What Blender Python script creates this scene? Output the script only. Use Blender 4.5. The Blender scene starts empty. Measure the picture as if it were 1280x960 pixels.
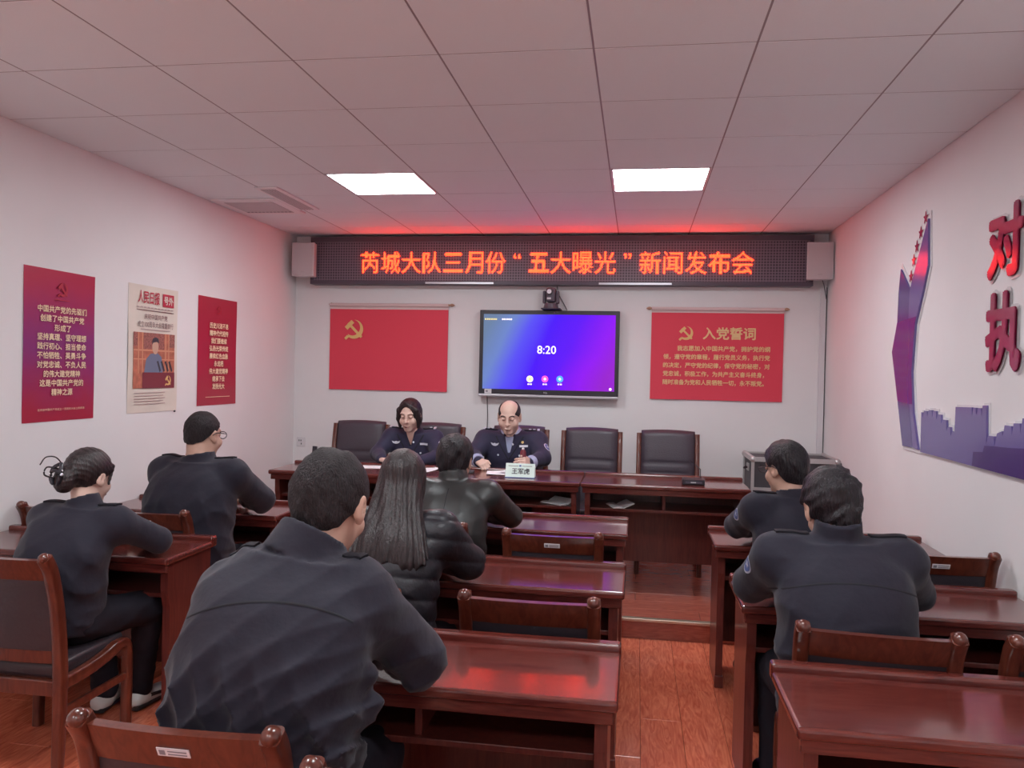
import bpy, bmesh, math, random
import numpy as np
from mathutils import Vector, Matrix
from mathutils.bvhtree import BVHTree

random.seed(7)
SC = bpy.context.scene
COL = SC.collection
PI = math.pi

# ------------------------------------------------------------------ camera
cam_d = bpy.data.cameras.new('camera')
cam = bpy.data.objects.new('camera', cam_d)
COL.objects.link(cam)
SC.camera = cam
cam_d.sensor_width = 36.0
cam_d.lens = 1009.06 / 1280.0 * 36.0
cam_d.clip_start = 0.05


def cam_rot(yaw, pitch, roll):
    Rz = Matrix.Rotation(yaw, 3, 'Z')
    Rx = Matrix.Rotation(pitch, 3, 'X')
    Ry = Matrix.Rotation(roll, 3, 'Y')
    return Rz @ Rx @ Ry


_R = cam_rot(0.153995, -0.0137106, -0.0215463)
_M = Matrix((_R @ Vector((1, 0, 0)), _R @ Vector((0, 0, 1)), -(_R @ Vector((0, 1, 0))))).transposed().to_4x4()
_M.translation = Vector((0, 0, 1.62))
cam.matrix_world = _M

# ------------------------------------------------------------------ world, exposure
w = bpy.data.worlds.new('world')
SC.world = w
w.use_nodes = True
w.node_tree.nodes['Background'].inputs[0].default_value = (0.6, 0.62, 0.68, 1)
w.node_tree.nodes['Background'].inputs[1].default_value = 0.3
SC.view_settings.view_transform = 'Standard'
SC.view_settings.look = 'None'
SC.view_settings.exposure = 0.0
SC.view_settings.gamma = 1.0
SC.view_settings.use_curve_mapping = False

PANEL_E = 27.5        # luminance of the ceiling light panels
LED_E = 21.0         # red of the lit dots of the sign
TV_E = 0.95

# room dimensions
XL, XR, YF, YB, ZC = -3.18, 1.57, 7.17, -1.75, 2.851
DAIS_Y, DAIS_Z = 5.03, 0.12

# ------------------------------------------------------------------ materials
MATS = {}


def new_mat(name):
    m = bpy.data.materials.new(name)
    m.use_nodes = True
    nt = m.node_tree
    b = nt.nodes['Principled BSDF']
    MATS[name] = m
    return m, nt, b


def N(nt, t, **kw):
    n = nt.nodes.new(t)
    for k, v in kw.items():
        setattr(n, k, v)
    return n


def mat(name, col, rough=0.5, metal=0.0, spec=0.5, coat=0.0, var=0.0, vscale=8.0, bump=0.0, bscale=60.0,
        bstretch=(1, 1, 1), emis=None, estr=0.0, sheen=0.0, coat_rough=0.1):
    m, nt, b = new_mat(name)
    b.inputs['Base Color'].default_value = (*col, 1)
    b.inputs['Roughness'].default_value = rough
    b.inputs['Metallic'].default_value = metal
    b.inputs['Specular IOR Level'].default_value = spec
    b.inputs['Coat Weight'].default_value = coat
    b.inputs['Coat Roughness'].default_value = coat_rough
    b.inputs['Sheen Weight'].default_value = sheen
    if emis:
        b.inputs['Emission Color'].default_value = (*emis, 1)
        b.inputs['Emission Strength'].default_value = estr
    tc = None
    if var or bump:
        tc = N(nt, 'ShaderNodeTexCoord')
        mp = N(nt, 'ShaderNodeMapping')
        mp.inputs['Scale'].default_value = bstretch
        nt.links.new(tc.outputs['Object'], mp.inputs[0])
    if var:
        n = N(nt, 'ShaderNodeTexNoise')
        n.inputs['Scale'].default_value = vscale
        n.inputs['Detail'].default_value = 4
        nt.links.new(mp.outputs[0], n.inputs['Vector'])
        r = N(nt, 'ShaderNodeValToRGB')
        r.color_ramp.elements[0].position = 0.3
        r.color_ramp.elements[1].position = 0.7
        r.color_ramp.elements[0].color = (*[c * (1 - var) for c in col], 1)
        r.color_ramp.elements[1].color = (*[min(1, c * (1 + var)) for c in col], 1)
        nt.links.new(n.outputs['Fac'], r.inputs[0])
        nt.links.new(r.outputs[0], b.inputs['Base Color'])
    if bump:
        n2 = N(nt, 'ShaderNodeTexNoise')
        n2.inputs['Scale'].default_value = bscale
        n2.inputs['Detail'].default_value = 3
        nt.links.new(mp.outputs[0], n2.inputs['Vector'])
        bp = N(nt, 'ShaderNodeBump')
        bp.inputs['Strength'].default_value = bump
        bp.inputs['Distance'].default_value = 0.01
        nt.links.new(n2.outputs['Fac'], bp.inputs['Height'])
        nt.links.new(bp.outputs[0], b.inputs['Normal'])
    return m


def wood(name, c1, c2, stretch, rough=0.25, coat=0.3, dist=1.2, scale=4.0, tone=0.25, spec=0.5, coat_rough=0.08):
    m, nt, b = new_mat(name)
    tc = N(nt, 'ShaderNodeTexCoord')
    oi = N(nt, 'ShaderNodeObjectInfo')
    mul = N(nt, 'ShaderNodeVectorMath', operation='SCALE')
    cb = N(nt, 'ShaderNodeCombineXYZ')
    for i in range(3):
        nt.links.new(oi.outputs['Random'], cb.inputs[i])
    nt.links.new(cb.outputs[0], mul.inputs[0])
    mul.inputs['Scale'].default_value = 17.0
    add = N(nt, 'ShaderNodeVectorMath', operation='ADD')
    nt.links.new(tc.outputs['Object'], add.inputs[0])
    nt.links.new(mul.outputs[0], add.inputs[1])
    mp = N(nt, 'ShaderNodeMapping')
    mp.inputs['Scale'].default_value = stretch
    nt.links.new(add.outputs[0], mp.inputs[0])
    n = N(nt, 'ShaderNodeTexNoise')
    n.inputs['Scale'].default_value = scale
    n.inputs['Detail'].default_value = 6
    n.inputs['Distortion'].default_value = dist
    nt.links.new(mp.outputs[0], n.inputs['Vector'])
    r = N(nt, 'ShaderNodeValToRGB')
    e = r.color_ramp.elements
    e[0].position, e[1].position = 0.32, 0.68
    e[0].color, e[1].color = (*c1, 1), (*c2, 1)
    nt.links.new(n.outputs['Fac'], r.inputs[0])
    # per-piece tone
    mr = N(nt, 'ShaderNodeMapRange')
    mr.inputs['To Min'].default_value = 1 - tone
    mr.inputs['To Max'].default_value = 1 + tone * 0.6
    nt.links.new(oi.outputs['Random'], mr.inputs['Value'])
    mm = N(nt, 'ShaderNodeVectorMath', operation='SCALE')
    nt.links.new(r.outputs[0], mm.inputs[0])
    nt.links.new(mr.outputs[0], mm.inputs['Scale'])
    nt.links.new(mm.outputs[0], b.inputs['Base Color'])
    b.inputs['Roughness'].default_value = rough
    b.inputs['Coat Weight'].default_value = coat
    b.inputs['Coat Roughness'].default_value = coat_rough
    b.inputs['Specular IOR Level'].default_value = spec
    return m


mat('wall_paint', (0.82, 0.79, 0.795), 0.75, var=0.02, vscale=2, bump=0.03, bscale=120)
mat('tile_white', (0.85, 0.90, 0.93), 0.85, bump=0.05, bscale=200)
mat('grid_grey', (0.30, 0.27, 0.29), 0.5)
wood('desk_wood', (0.085, 0.014, 0.012), (0.155, 0.03, 0.022), (1.5, 14, 14), 0.25, 0.7, tone=0.1, coat_rough=0.13)
wood('desk_side', (0.085, 0.014, 0.012), (0.15, 0.03, 0.022), (12, 12, 1.2), 0.35, 0.3, tone=0.1)
wood('chair_wood', (0.078, 0.014, 0.008), (0.145, 0.034, 0.018), (9, 9, 2), 0.28, 0.5, tone=0.08)
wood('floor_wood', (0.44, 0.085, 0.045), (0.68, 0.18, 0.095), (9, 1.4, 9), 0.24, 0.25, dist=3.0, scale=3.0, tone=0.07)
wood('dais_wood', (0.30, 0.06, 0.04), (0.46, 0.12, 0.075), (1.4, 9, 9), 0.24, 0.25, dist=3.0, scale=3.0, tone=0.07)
mat('brass_strip', (0.62, 0.50, 0.40), 0.3, 0.8)
mat('leather_black', (0.035, 0.028, 0.036), 0.42, bump=0.15, bscale=90, spec=0.6)
mat('leather_boss', (0.055, 0.040, 0.055), 0.45, bump=0.15, bscale=90, spec=0.55)
mat('leather_seat', (0.03, 0.022, 0.028), 0.38, bump=0.12, bscale=90, spec=0.6)
mat('sticker_white', (0.75, 0.72, 0.74), 0.5)
mat('print_grey', (0.25, 0.23, 0.26), 0.6)
mat('led_frame', (0.09, 0.075, 0.10), 0.4, spec=0.4)
mat('led_dot', (0.1, 0.01, 0.01), 0.5, emis=(1.0, 0.024, 0.005), estr=LED_E)
mat('speaker_white', (0.72, 0.68, 0.70), 0.5)
mat('grille', (0.66, 0.62, 0.64), 0.7, bump=0.5, bscale=900)
mat('flag_red', (0.76, 0.055, 0.095), 0.7, bump=0.05, bscale=12)
mat('flag_sleeve', (0.72, 0.55, 0.54), 0.7)
mat('gold', (0.80, 0.52, 0.20), 0.5)
mat('gold_text', (0.85, 0.56, 0.28), 0.6)
mat('cream_text', (0.92, 0.72, 0.48), 0.6)
mat('rod_brass', (0.5, 0.3, 0.2), 0.4, 0.5)
mat('black_plastic', (0.025, 0.022, 0.03), 0.35)
mat('silver', (0.55, 0.53, 0.57), 0.35, 0.7)
mat('aluminium', (0.55, 0.53, 0.53), 0.4, 0.6)
mat('case_black', (0.05, 0.045, 0.052), 0.55, bump=0.1, bscale=300)
mat('paper_white', (0.82, 0.80, 0.83), 0.7)
mat('paper_cream', (0.74, 0.66, 0.58), 0.75, var=0.04, vscale=6)
mat('ink_red', (0.50, 0.03, 0.06), 0.6)
mat('ink_dark', (0.14, 0.05, 0.06), 0.6)
mat('ink_faint', (0.50, 0.38, 0.36), 0.7)
mat('photo_red', (0.50, 0.16, 0.10), 0.6, var=0.25, vscale=25)
mat('photo_lattice', (0.33, 0.12, 0.10), 0.6, var=0.5, vscale=90)
mat('photo_trim', (0.66, 0.30, 0.18), 0.6)
mat('photo_suit', (0.16, 0.19, 0.28), 0.6)
mat('photo_skin', (0.62, 0.38, 0.28), 0.6)
mat('photo_dark', (0.05, 0.045, 0.06), 0.6)
mat('photo_podium', (0.22, 0.035, 0.05), 0.6)
mat('purple_deep', (0.085, 0.055, 0.25), 0.22, coat=0.4)
mat('purple_mid', (0.15, 0.11, 0.34), 0.22, coat=0.4)
mat('purple_violet', (0.12, 0.028, 0.25), 0.22, coat=0.5)
mat('purple_dark', (0.075, 0.03, 0.19), 0.22, coat=0.4)
mat('acrylic_white', (0.80, 0.78, 0.80), 0.2, coat=0.4)
mat('char_red', (0.36, 0.03, 0.095), 0.2, coat=0.6)
mat('vent_grey', (0.58, 0.55, 0.57), 0.5)
mat('vent_dark', (0.16, 0.15, 0.17), 0.6)
mat('vent_white', (0.88, 0.85, 0.87), 0.5)
mat('skin_warm', (0.56, 0.33, 0.25), 0.5, var=0.05, vscale=30)
mat('skin_pale', (0.68, 0.45, 0.37), 0.5, var=0.04, vscale=30)
mat('lip', (0.32, 0.07, 0.08), 0.6)
mat('lip_male', (0.30, 0.12, 0.10), 0.6)
mat('brow', (0.05, 0.035, 0.035), 0.7)
mat('hair_black', (0.014, 0.010, 0.013), 0.42, spec=0.4, bump=0.9, bscale=70, bstretch=(2.2, 2.2, 0.3), var=0.5, vscale=50)
mat('hair_short', (0.022, 0.016, 0.018), 0.6, spec=0.3, bump=0.9, bscale=150, bstretch=(1.6, 1.6, 0.5), var=0.5, vscale=80)
mat('hair_brown', (0.022, 0.013, 0.014), 0.36, spec=0.45, bump=0.5, bscale=60, bstretch=(2.6, 2.6, 0.10), var=0.6, vscale=50)
mat('uniform', (0.016, 0.014, 0.026), 0.75, spec=0.3, bump=0.25, bscale=22, sheen=0.12)
mat('uniform_dark', (0.008, 0.007, 0.012), 0.75, spec=0.3)
mat('uniform_navy', (0.026, 0.022, 0.052), 0.72, spec=0.3, bump=0.2, bscale=22, sheen=0.12)  # officers' copy of the uniform: screen light and lens flare put into its colour
mat('hair_grey', (0.045, 0.036, 0.04), 0.65, spec=0.3, bump=0.8, bscale=150, bstretch=(1.6, 1.6, 0.5), var=0.5, vscale=80)
mat('trousers', (0.012, 0.010, 0.017), 0.8, spec=0.3, bump=0.2, bscale=18)
mat('jacket_leather', (0.026, 0.026, 0.026), 0.40, bump=0.25, bscale=16, spec=0.6)
mat('puffer', (0.016, 0.014, 0.019), 0.45, bump=0.35, bscale=28, spec=0.4)
mat('shirt_blue', (0.36, 0.38, 0.55), 0.7)
mat('seam', (0.008, 0.007, 0.012), 0.8)
mat('badge_silver', (0.72, 0.72, 0.80), 0.35, 0.3)
mat('badge_blue', (0.10, 0.14, 0.34), 0.5)
mat('shoe_black', (0.02, 0.018, 0.02), 0.35)
mat('shoe_white', (0.72, 0.70, 0.68), 0.55)
mat('sock_white', (0.65, 0.62, 0.62), 0.8)
mat('lens_glass', (0.85, 0.88, 0.92), 0.08, spec=0.6)
mat('maroon_plastic', (0.15, 0.02, 0.03), 0.35)
mat('plate_green', (0.70, 0.80, 0.74), 0.45)
mat('cable_grey', (0.10, 0.09, 0.10), 0.6)
mat('lilac_light', (0.9, 0.85, 0.95), 0.5, emis=(0.95, 0.85, 1.0), estr=0.95)
mat('icon_cream', (0.8, 0.75, 0.6), 0.5, emis=(0.8, 0.72, 0.55), estr=0.9)
mat('icon_pink', (0.8, 0.1, 0.5), 0.5, emis=(0.9, 0.08, 0.5), estr=0.9)
mat('icon_blue', (0.1, 0.4, 0.9), 0.5, emis=(0.04, 0.35, 0.95), estr=0.9)
mat('icon_yellow', (0.8, 0.7, 0.2), 0.5, emis=(0.75, 0.6, 0.3), estr=0.8)
mat('panel_light', (0.9, 0.95, 0.95), 0.4, emis=(0.90, 0.97, 1.0), estr=PANEL_E)
mat('panel_frame', (0.75, 0.74, 0.76), 0.4)


def glass_mat():
    m, nt, b = new_mat('spectacle_glass')
    b.inputs['Base Color'].default_value = (1, 1, 1, 1)
    b.inputs['Transmission Weight'].default_value = 1.0
    b.inputs['Roughness'].default_value = 0.0
    b.inputs['IOR'].default_value = 1.05


glass_mat()


def led_face_mat():
    m, nt, b = new_mat('led_face')
    tc = N(nt, 'ShaderNodeTexCoord')
    mp = N(nt, 'ShaderNodeMapping')
    s = 1.0 / 0.0241
    mp.inputs['Scale'].default_value = (s, s, s)
    nt.links.new(tc.outputs['Object'], mp.inputs[0])
    br = N(nt, 'ShaderNodeTexBrick')
    br.offset = 0.0
    br.inputs['Scale'].default_value = 1.0
    br.inputs['Brick Width'].default_value = 1.0
    br.inputs['Row Height'].default_value = 1.0
    br.inputs['Mortar Size'].default_value = 0.16
    br.inputs['Color1'].default_value = (0.055, 0.042, 0.06, 1)
    br.inputs['Color2'].default_value = (0.07, 0.052, 0.075, 1)
    br.inputs['Mortar'].default_value = (0.20, 0.165, 0.21, 1)
    sw = N(nt, 'ShaderNodeSeparateXYZ')
    cb = N(nt, 'ShaderNodeCombineXYZ')
    nt.links.new(mp.outputs[0], sw.inputs[0])
    nt.links.new(sw.outputs[0], cb.inputs[0])
    nt.links.new(sw.outputs[2], cb.inputs[1])
    nt.links.new(cb.outputs[0], br.inputs['Vector'])
    nt.links.new(br.outputs['Color'], b.inputs['Base Color'])
    b.inputs['Roughness'].default_value = 0.45


led_face_mat()


def screen_mat():
    # what the screen shows: a diffuse teal-blue-violet gradient picture
    m, nt, b = new_mat('screen_picture')
    tc = N(nt, 'ShaderNodeTexCoord')
    sp = N(nt, 'ShaderNodeSeparateXYZ')
    nt.links.new(tc.outputs['Generated'], sp.inputs[0])
    nz = N(nt, 'ShaderNodeTexNoise')
    nz.inputs['Scale'].default_value = 1.4
    nz.inputs['Detail'].default_value = 1
    nt.links.new(tc.outputs['Generated'], nz.inputs['Vector'])

    def math_(op, a, bb):
        n = N(nt, 'ShaderNodeMath', operation=op)
        for i, v in enumerate((a, bb)):
            if isinstance(v, (int, float)):
                n.inputs[i].default_value = v
            else:
                nt.links.new(v, n.inputs[i])
        return n.outputs[0]
    # t = x*0.85 + (1-z)*0.35
    iz = math_('SUBTRACT', 1.0, sp.outputs[2])
    t = math_('ADD', math_('MULTIPLY', sp.outputs[0], 0.80), math_('MULTIPLY', iz, 0.22))
    t = math_('ADD', t, math_('MULTIPLY', math_('SUBTRACT', nz.outputs['Fac'], 0.5), 0.12))
    r = N(nt, 'ShaderNodeValToRGB')
    cr = r.color_ramp
    cr.elements[0].position = 0.06
    cr.elements[0].color = (0.15, 0.23, 0.38, 1)
    cr.elements[1].position = 0.95
    cr.elements[1].color = (0.33, 0.01, 0.66, 1)
    for p, c in ((0.20, (0.16, 0.25, 0.62)), (0.33, (0.10, 0.08, 0.95)), (0.46, (0.07, 0.0, 1.0)),
                 (0.62, (0.12, 0.0, 1.0)), (0.80, (0.30, 0.0, 0.95))):
        e = cr.elements.new(p)
        e.color = (*c, 1)
    nt.links.new(t, r.inputs[0])
    nt.links.new(r.outputs[0], b.inputs['Emission Color'])
    b.inputs['Emission Strength'].default_value = TV_E
    b.inputs['Base Color'].default_value = (0.02, 0.02, 0.03, 1)
    b.inputs['Roughness'].default_value = 0.3
    b.inputs['Specular IOR Level'].default_value = 0.08


screen_mat()


def poster_mat(name, top, mid, bot):
    m, nt, b = new_mat(name)
    tc = N(nt, 'ShaderNodeTexCoord')
    sp = N(nt, 'ShaderNodeSeparateXYZ')
    nt.links.new(tc.outputs['Generated'], sp.inputs[0])
    nz = N(nt, 'ShaderNodeTexNoise')
    nz.inputs['Scale'].default_value = 2.5
    nt.links.new(tc.outputs['Generated'], nz.inputs['Vector'])
    ad = N(nt, 'ShaderNodeMath', operation='MULTIPLY_ADD')
    ad.inputs[1].default_value = 0.25
    nt.links.new(nz.outputs['Fac'], ad.inputs[0])
    nt.links.new(sp.outputs[2], ad.inputs[2])
    sb = N(nt, 'ShaderNodeMath', operation='SUBTRACT')
    sb.inputs[1].default_value = 0.125
    nt.links.new(ad.outputs[0], sb.inputs[0])
    r = N(nt, 'ShaderNodeValToRGB')
    cr = r.color_ramp
    cr.elements[0].position, cr.elements[1].position = 0.05, 0.95
    cr.elements[0].color = (*bot, 1)
    cr.elements[1].color = (*top, 1)
    e = cr.elements.new(0.5)
    e.color = (*mid, 1)
    nt.links.new(sb.outputs[0], r.inputs[0])
    nt.links.new(r.outputs[0], b.inputs['Base Color'])
    b.inputs['Roughness'].default_value = 0.35


poster_mat('poster_violet', (0.43, 0.025, 0.07), (0.26, 0.035, 0.17), (0.42, 0.02, 0.05))
poster_mat('poster_red', (0.42, 0.02, 0.05), (0.43, 0.02, 0.06), (0.42, 0.02, 0.05))

# ------------------------------------------------------------------ object helpers


def tag(o, label=None, cat=None, group=None, kind=None):
    if label:
        o['label'] = label
    if cat:
        o['category'] = cat
    if group:
        o['group'] = group
    if kind:
        o['kind'] = kind
    return o


def empty(name, loc, rz=0.0, label=None, cat=None, group=None, kind=None):
    o = bpy.data.objects.new(name, None)
    o.empty_display_size = 0.1
    COL.objects.link(o)
    o.location = loc
    o.rotation_euler = (0, 0, rz)
    return tag(o, label, cat, group, kind)


def link(name, me, parent=None, loc=(0, 0, 0), rz=0.0):
    o = bpy.data.objects.new(name, me)
    COL.objects.link(o)
    o.location = loc
    o.rotation_euler = (0, 0, rz)
    if parent:
        o.parent = parent
    return o


def children(o):
    return [c for c in bpy.data.objects if c.parent == o]


def copy_tree(o, parent=None, kids=None):
    if kids is None:
        kids = {}
        for c in bpy.data.objects:
            if c.parent:
                kids.setdefault(c.parent.name, []).append(c)
    c = o.copy()
    COL.objects.link(c)
    c.parent = parent
    for ch in kids.get(o.name, []):
        copy_tree(ch, c, kids)
    return c


class B:
    """collects shapes into one mesh"""

    def __init__(self):
        self.bm = bmesh.new()

    def box(self, lo, hi, bev=0.0, seg=2, mtx=None):
        r = bmesh.ops.create_cube(self.bm, size=1.0)
        vs = r['verts']
        for v in vs:
            v.co = Vector([lo[i] + (v.co[i] + 0.5) * (hi[i] - lo[i]) for i in range(3)])
        if bev > 0:
            es = list({e for v in vs for e in v.link_edges})
            g = bmesh.ops.bevel(self.bm, geom=es, offset=bev, segments=seg, affect='EDGES', profile=0.5)
            vs = list({v for f in g['faces'] for v in f.verts} | {v for v in vs if v.is_valid})
        if mtx is not None:
            for v in vs:
                v.co = mtx @ v.co
        return self

    def tube(self, path, rad, n=10, cap=True, flat=None):
        """round (or flattened: rad = list of (w, h)) tube swept along a path"""
        P = [Vector(p) for p in path]
        if not isinstance(rad, (list, tuple)):
            rad = [rad] * len(P)
        rings = []
        up0 = Vector(flat) if flat else Vector((0, 0, 1))
        for i, p in enumerate(P):
            if i == 0:
                d = P[1] - P[0]
            elif i == len(P) - 1:
                d = P[-1] - P[-2]
            else:
                d = (P[i + 1] - P[i]).normalized() + (P[i] - P[i - 1]).normalized()
            d.normalize()
            u = up0
            if abs(d.dot(u)) > 0.98:
                u = Vector((0, 1, 0)) if abs(d.y) < 0.9 else Vector((1, 0, 0))
            s = d.cross(u).normalized()
            t = s.cross(d).normalized()
            r = rad[i]
            a, bb = r if isinstance(r, (tuple, list)) else (r, r)
            ring = []
            for k in range(n):
                th = 2 * PI * k / n + PI / n
                c, sn = math.cos(th), math.sin(th)
                if isinstance(r, (tuple, list)):     # rounded rectangle
                    e = 0.45
                    c = math.copysign(abs(c) ** e, c)
                    sn = math.copysign(abs(sn) ** e, sn)
                ring.append(self.bm.verts.new(p + s * (a * c) + t * (bb * sn)))
            rings.append(ring)
        for a, bq in zip(rings[:-1], rings[1:]):
            for k in range(n):
                self.bm.faces.new((a[k], a[(k + 1) % n], bq[(k + 1) % n], bq[k]))
        if cap:
            self.bm.faces.new(rings[0][::-1])
            self.bm.faces.new(rings[-1])
        return self

    def cyl(self, a, b, r1, r2=None, n=16):
        return self.tube([a, b], [r1, r1 if r2 is None else r2], n)

    def ball(self, c, r, n=12, m=8, sc=(1, 1, 1)):
        q = bmesh.ops.create_uvsphere(self.bm, u_segments=n, v_segments=m, radius=r)
        for v in q['verts']:
            v.co = Vector((v.co.x * sc[0], v.co.y * sc[1], v.co.z * sc[2])) + Vector(c)
        return self

    def prism(self, poly, org, xd, yd, thick):
        """flat outline poly (2D) at org spanned by xd, yd; extruded by thick along xd x yd"""
        xd, yd, org = Vector(xd), Vector(yd), Vector(org)
        nd = xd.cross(yd).normalized()
        a = [self.bm.verts.new(org + xd * p[0] + yd * p[1]) for p in poly]
        f = self.bm.faces.new(a)
        f.normal_update()
        if f.normal.dot(nd) > 0:
            f.normal_flip()
        g = bmesh.ops.extrude_face_region(self.bm, geom=[f])
        vs = [v for v in g['geom'] if isinstance(v, bmesh.types.BMVert)]
        for v in vs:
            v.co += nd * thick
        return self

    def quad(self, a, b, c, d):
        self.bm.faces.new([self.bm.verts.new(Vector(p)) for p in (a, b, c, d)])
        return self

    def mesh(self, name, m, smooth=False, tri=False):
        bm = self.bm
        if tri:
            bmesh.ops.triangulate(bm, faces=[f for f in bm.faces if len(f.verts) > 4])
        bmesh.ops.recalc_face_normals(bm, faces=bm.faces)
        me = bpy.data.meshes.new(name)
        bm.to_mesh(me)
        bm.free()
        me.materials.append(MATS[m])
        if smooth:
            sm(me)
        return me

    def obj(self, name, m, parent=None, loc=(0, 0, 0), rz=0.0, smooth=False, tri=True):
        return link(name, self.mesh(name, m, smooth, tri), parent, loc, rz)


def sm(me, ang=None):
    me.polygons.foreach_set('use_smooth', [True] * len(me.polygons))
    if ang:
        me.set_sharp_from_angle(angle=ang)


def smooth_obj(o, deg=40):
    sm(o.data, math.radians(deg))
    return o


def bez(pts, n=8):
    """Catmull-Rom through points"""
    P = [np.array(p, float) for p in pts]
    P = [2 * P[0] - P[1]] + P + [2 * P[-1] - P[-2]]
    out = []
    for i in range(1, len(P) - 2):
        for k in range(n):
            t = k / n
            a, b, c, d = P[i - 1:i + 3]
            out.append(0.5 * ((2 * b) + (-a + c) * t + (2 * a - 5 * b + 4 * c - d) * t * t + (-a + 3 * b - 3 * c + d) * t ** 3))
    out.append(P[-2])
    return [tuple(p) for p in out]


# ------------------------------------------------------------------ lettering
_tc = {}


def glyphs(body):
    """flat triangles of a line of text, size 1, from Blender's own font"""
    if body in _tc:
        return _tc[body]
    c = bpy.data.curves.new('t', 'FONT')
    c.body = body
    c.size = 1.0
    c.resolution_u = 3
    o = bpy.data.objects.new('t', c)
    COL.objects.link(o)
    dg = bpy.context.evaluated_depsgraph_get()
    dg.update()
    me = bpy.data.meshes.new_from_object(o.evaluated_get(dg))
    bpy.data.objects.remove(o)
    bpy.data.curves.remove(c)
    me.calc_loop_triangles()
    V = np.array([v.co[:2] for v in me.vertices])
    T = np.array([t.vertices[:] for t in me.loop_triangles])
    bpy.data.meshes.remove(me)
    _tc[body] = (V, T)
    return V, T


def lettering(name, body, m, parent, center, xd, yd, width=None, height=None, bold=0.0, lift=0.0008, xs=1.0):
    """a line of writing centred at center, spanned by xd (reading direction) and yd (up)"""
    V, T = glyphs(body)
    lo, hi = V.min(0), V.max(0)
    s = width / (hi[0] - lo[0]) if width else height / (hi[1] - lo[1])
    sx = s
    if width and height:
        sy = height / (hi[1] - lo[1])
    else:
        sy = s
        sx = s * xs
    xd, yd = np.array(xd, float), np.array(yd, float)
    nd = np.cross(xd, yd)
    ctr = np.array(center, float)
    Q = (V - (lo + hi) / 2) * [sx, sy]
    vs, fs = [], []
    shifts = [(0, 0)]
    if bold:
        shifts += [(bold, 0), (-bold, 0), (0, bold), (0, -bold)]
        if bold > 0.006:
            shifts += [(sx_ * bold * 0.7, sy_ * bold * 0.7) for sx_ in (-1, 1) for sy_ in (-1, 1)]
            shifts += [(sx_ * bold * 0.5, sy_ * bold * 0.5) for sx_, sy_ in ((1, 0), (-1, 0), (0, 1), (0, -1))]
    for i, (dx, dy) in enumerate(shifts):
        P = ctr + np.outer(Q[:, 0] + dx, xd) + np.outer(Q[:, 1] + dy, yd) + nd * (lift + i * 0.0002)
        fs.append(T + len(V) * i)
        vs.append(P)
    me = bpy.data.meshes.new(name)
    me.from_pydata(np.vstack(vs).tolist(), [], np.vstack(fs).tolist())
    me.materials.append(MATS[m])
    return link(name, me, parent)


def text_mask(ch, n, width=1.0):
    """dot raster of one character, n x n, rows from the bottom"""
    V, T = glyphs(ch)
    tri = V[T]
    # fixed em box for CJK glyphs
    lo, hi = V.min(0), V.max(0)
    ctr = (lo + hi) / 2
    ext = max((hi - lo).max(), 0.55 if ch in '“”' else 0.0)
    if ch in '“”':
        ext = 1.0
        ctr = np.array([ctr[0], ctr[1] - 0.30])
    xs = ctr[0] + ((np.arange(n) + 0.5) / n - 0.5) * ext
    ys = ctr[1] + ((np.arange(n) + 0.5) / n - 0.5) * ext
    gx, gy = np.meshgrid(xs, ys, indexing='ij')
    M = np.zeros((n, n), bool)
    off = ext / n * 0.25
    cnt = np.zeros((n, n))
    for ox in (-off, off):
        for oy in (-off, off):
            m = np.zeros((n, n), bool)
            for a, b, c in tri:
                d = (b[0] - a[0]) * (c[1] - a[1]) - (c[0] - a[0]) * (b[1] - a[1])
                if abs(d) < 1e-12:
                    continue
                u = ((gx + ox - a[0]) * (c[1] - a[1]) - (c[0] - a[0]) * (gy + oy - a[1])) / d
                v = ((b[0] - a[0]) * (gy + oy - a[1]) - (gx + ox - a[0]) * (b[1] - a[1])) / d
                m |= (u >= 0) & (v >= 0) & (u + v <= 1)
            cnt += m
    return cnt >= 2


def emblem_polys():
    """hammer and sickle outlines in a unit square, origin at the centre"""
    out = []
    # sickle: crescent from the handle (lower left) round the right to the tip at the top
    n = 22
    oc, orad = (0.02, -0.02), 0.44
    ic, irad = (-0.06, 0.06), 0.37
    a0, a1 = math.radians(-125), math.radians(85)
    outer = [(oc[0] + orad * math.cos(a0 + (a1 - a0) * i / n), oc[1] + orad * math.sin(a0 + (a1 - a0) * i / n)) for i in range(n + 1)]
    inner = [(ic[0] + irad * math.cos(a1 + (a0 - a1) * i / n), ic[1] + irad * math.sin(a1 + (a0 - a1) * i / n)) for i in range(n + 1)]
    inner = inner[1:]
    out.append(outer + inner)

    def rect(cx, cy, L, W, ang):
        c, s = math.cos(ang), math.sin(ang)
        return [(cx + x * c - y * s, cy + x * s + y * c) for x, y in ((-L / 2, -W / 2), (L / 2, -W / 2), (L / 2, W / 2), (-L / 2, W / 2))]
    out.append(rect(-0.33, -0.40, 0.20, 0.13, math.radians(45)))         # sickle handle
    out.append(rect(0.06, -0.06, 0.92, 0.12, math.radians(-45)))         # hammer shaft
    out.append(rect(-0.20, 0.18, 0.46, 0.19, math.radians(45)))          # hammer head
    return out


def emblem(name, m, parent, center, xd, yd, size, lift=0.001):
    b = B()
    nd = Vector(xd).cross(Vector(yd))
    for i, poly in enumerate(emblem_polys()):
        b.prism([(p[0] * size, p[1] * size) for p in poly], Vector(center) + nd * lift, xd, yd, 0.0015 + 0.0003 * i)
    return b.obj(name, m, parent)


# ------------------------------------------------------------------ the room
def struct(o):
    o['kind'] = 'structure'
    return o


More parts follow.
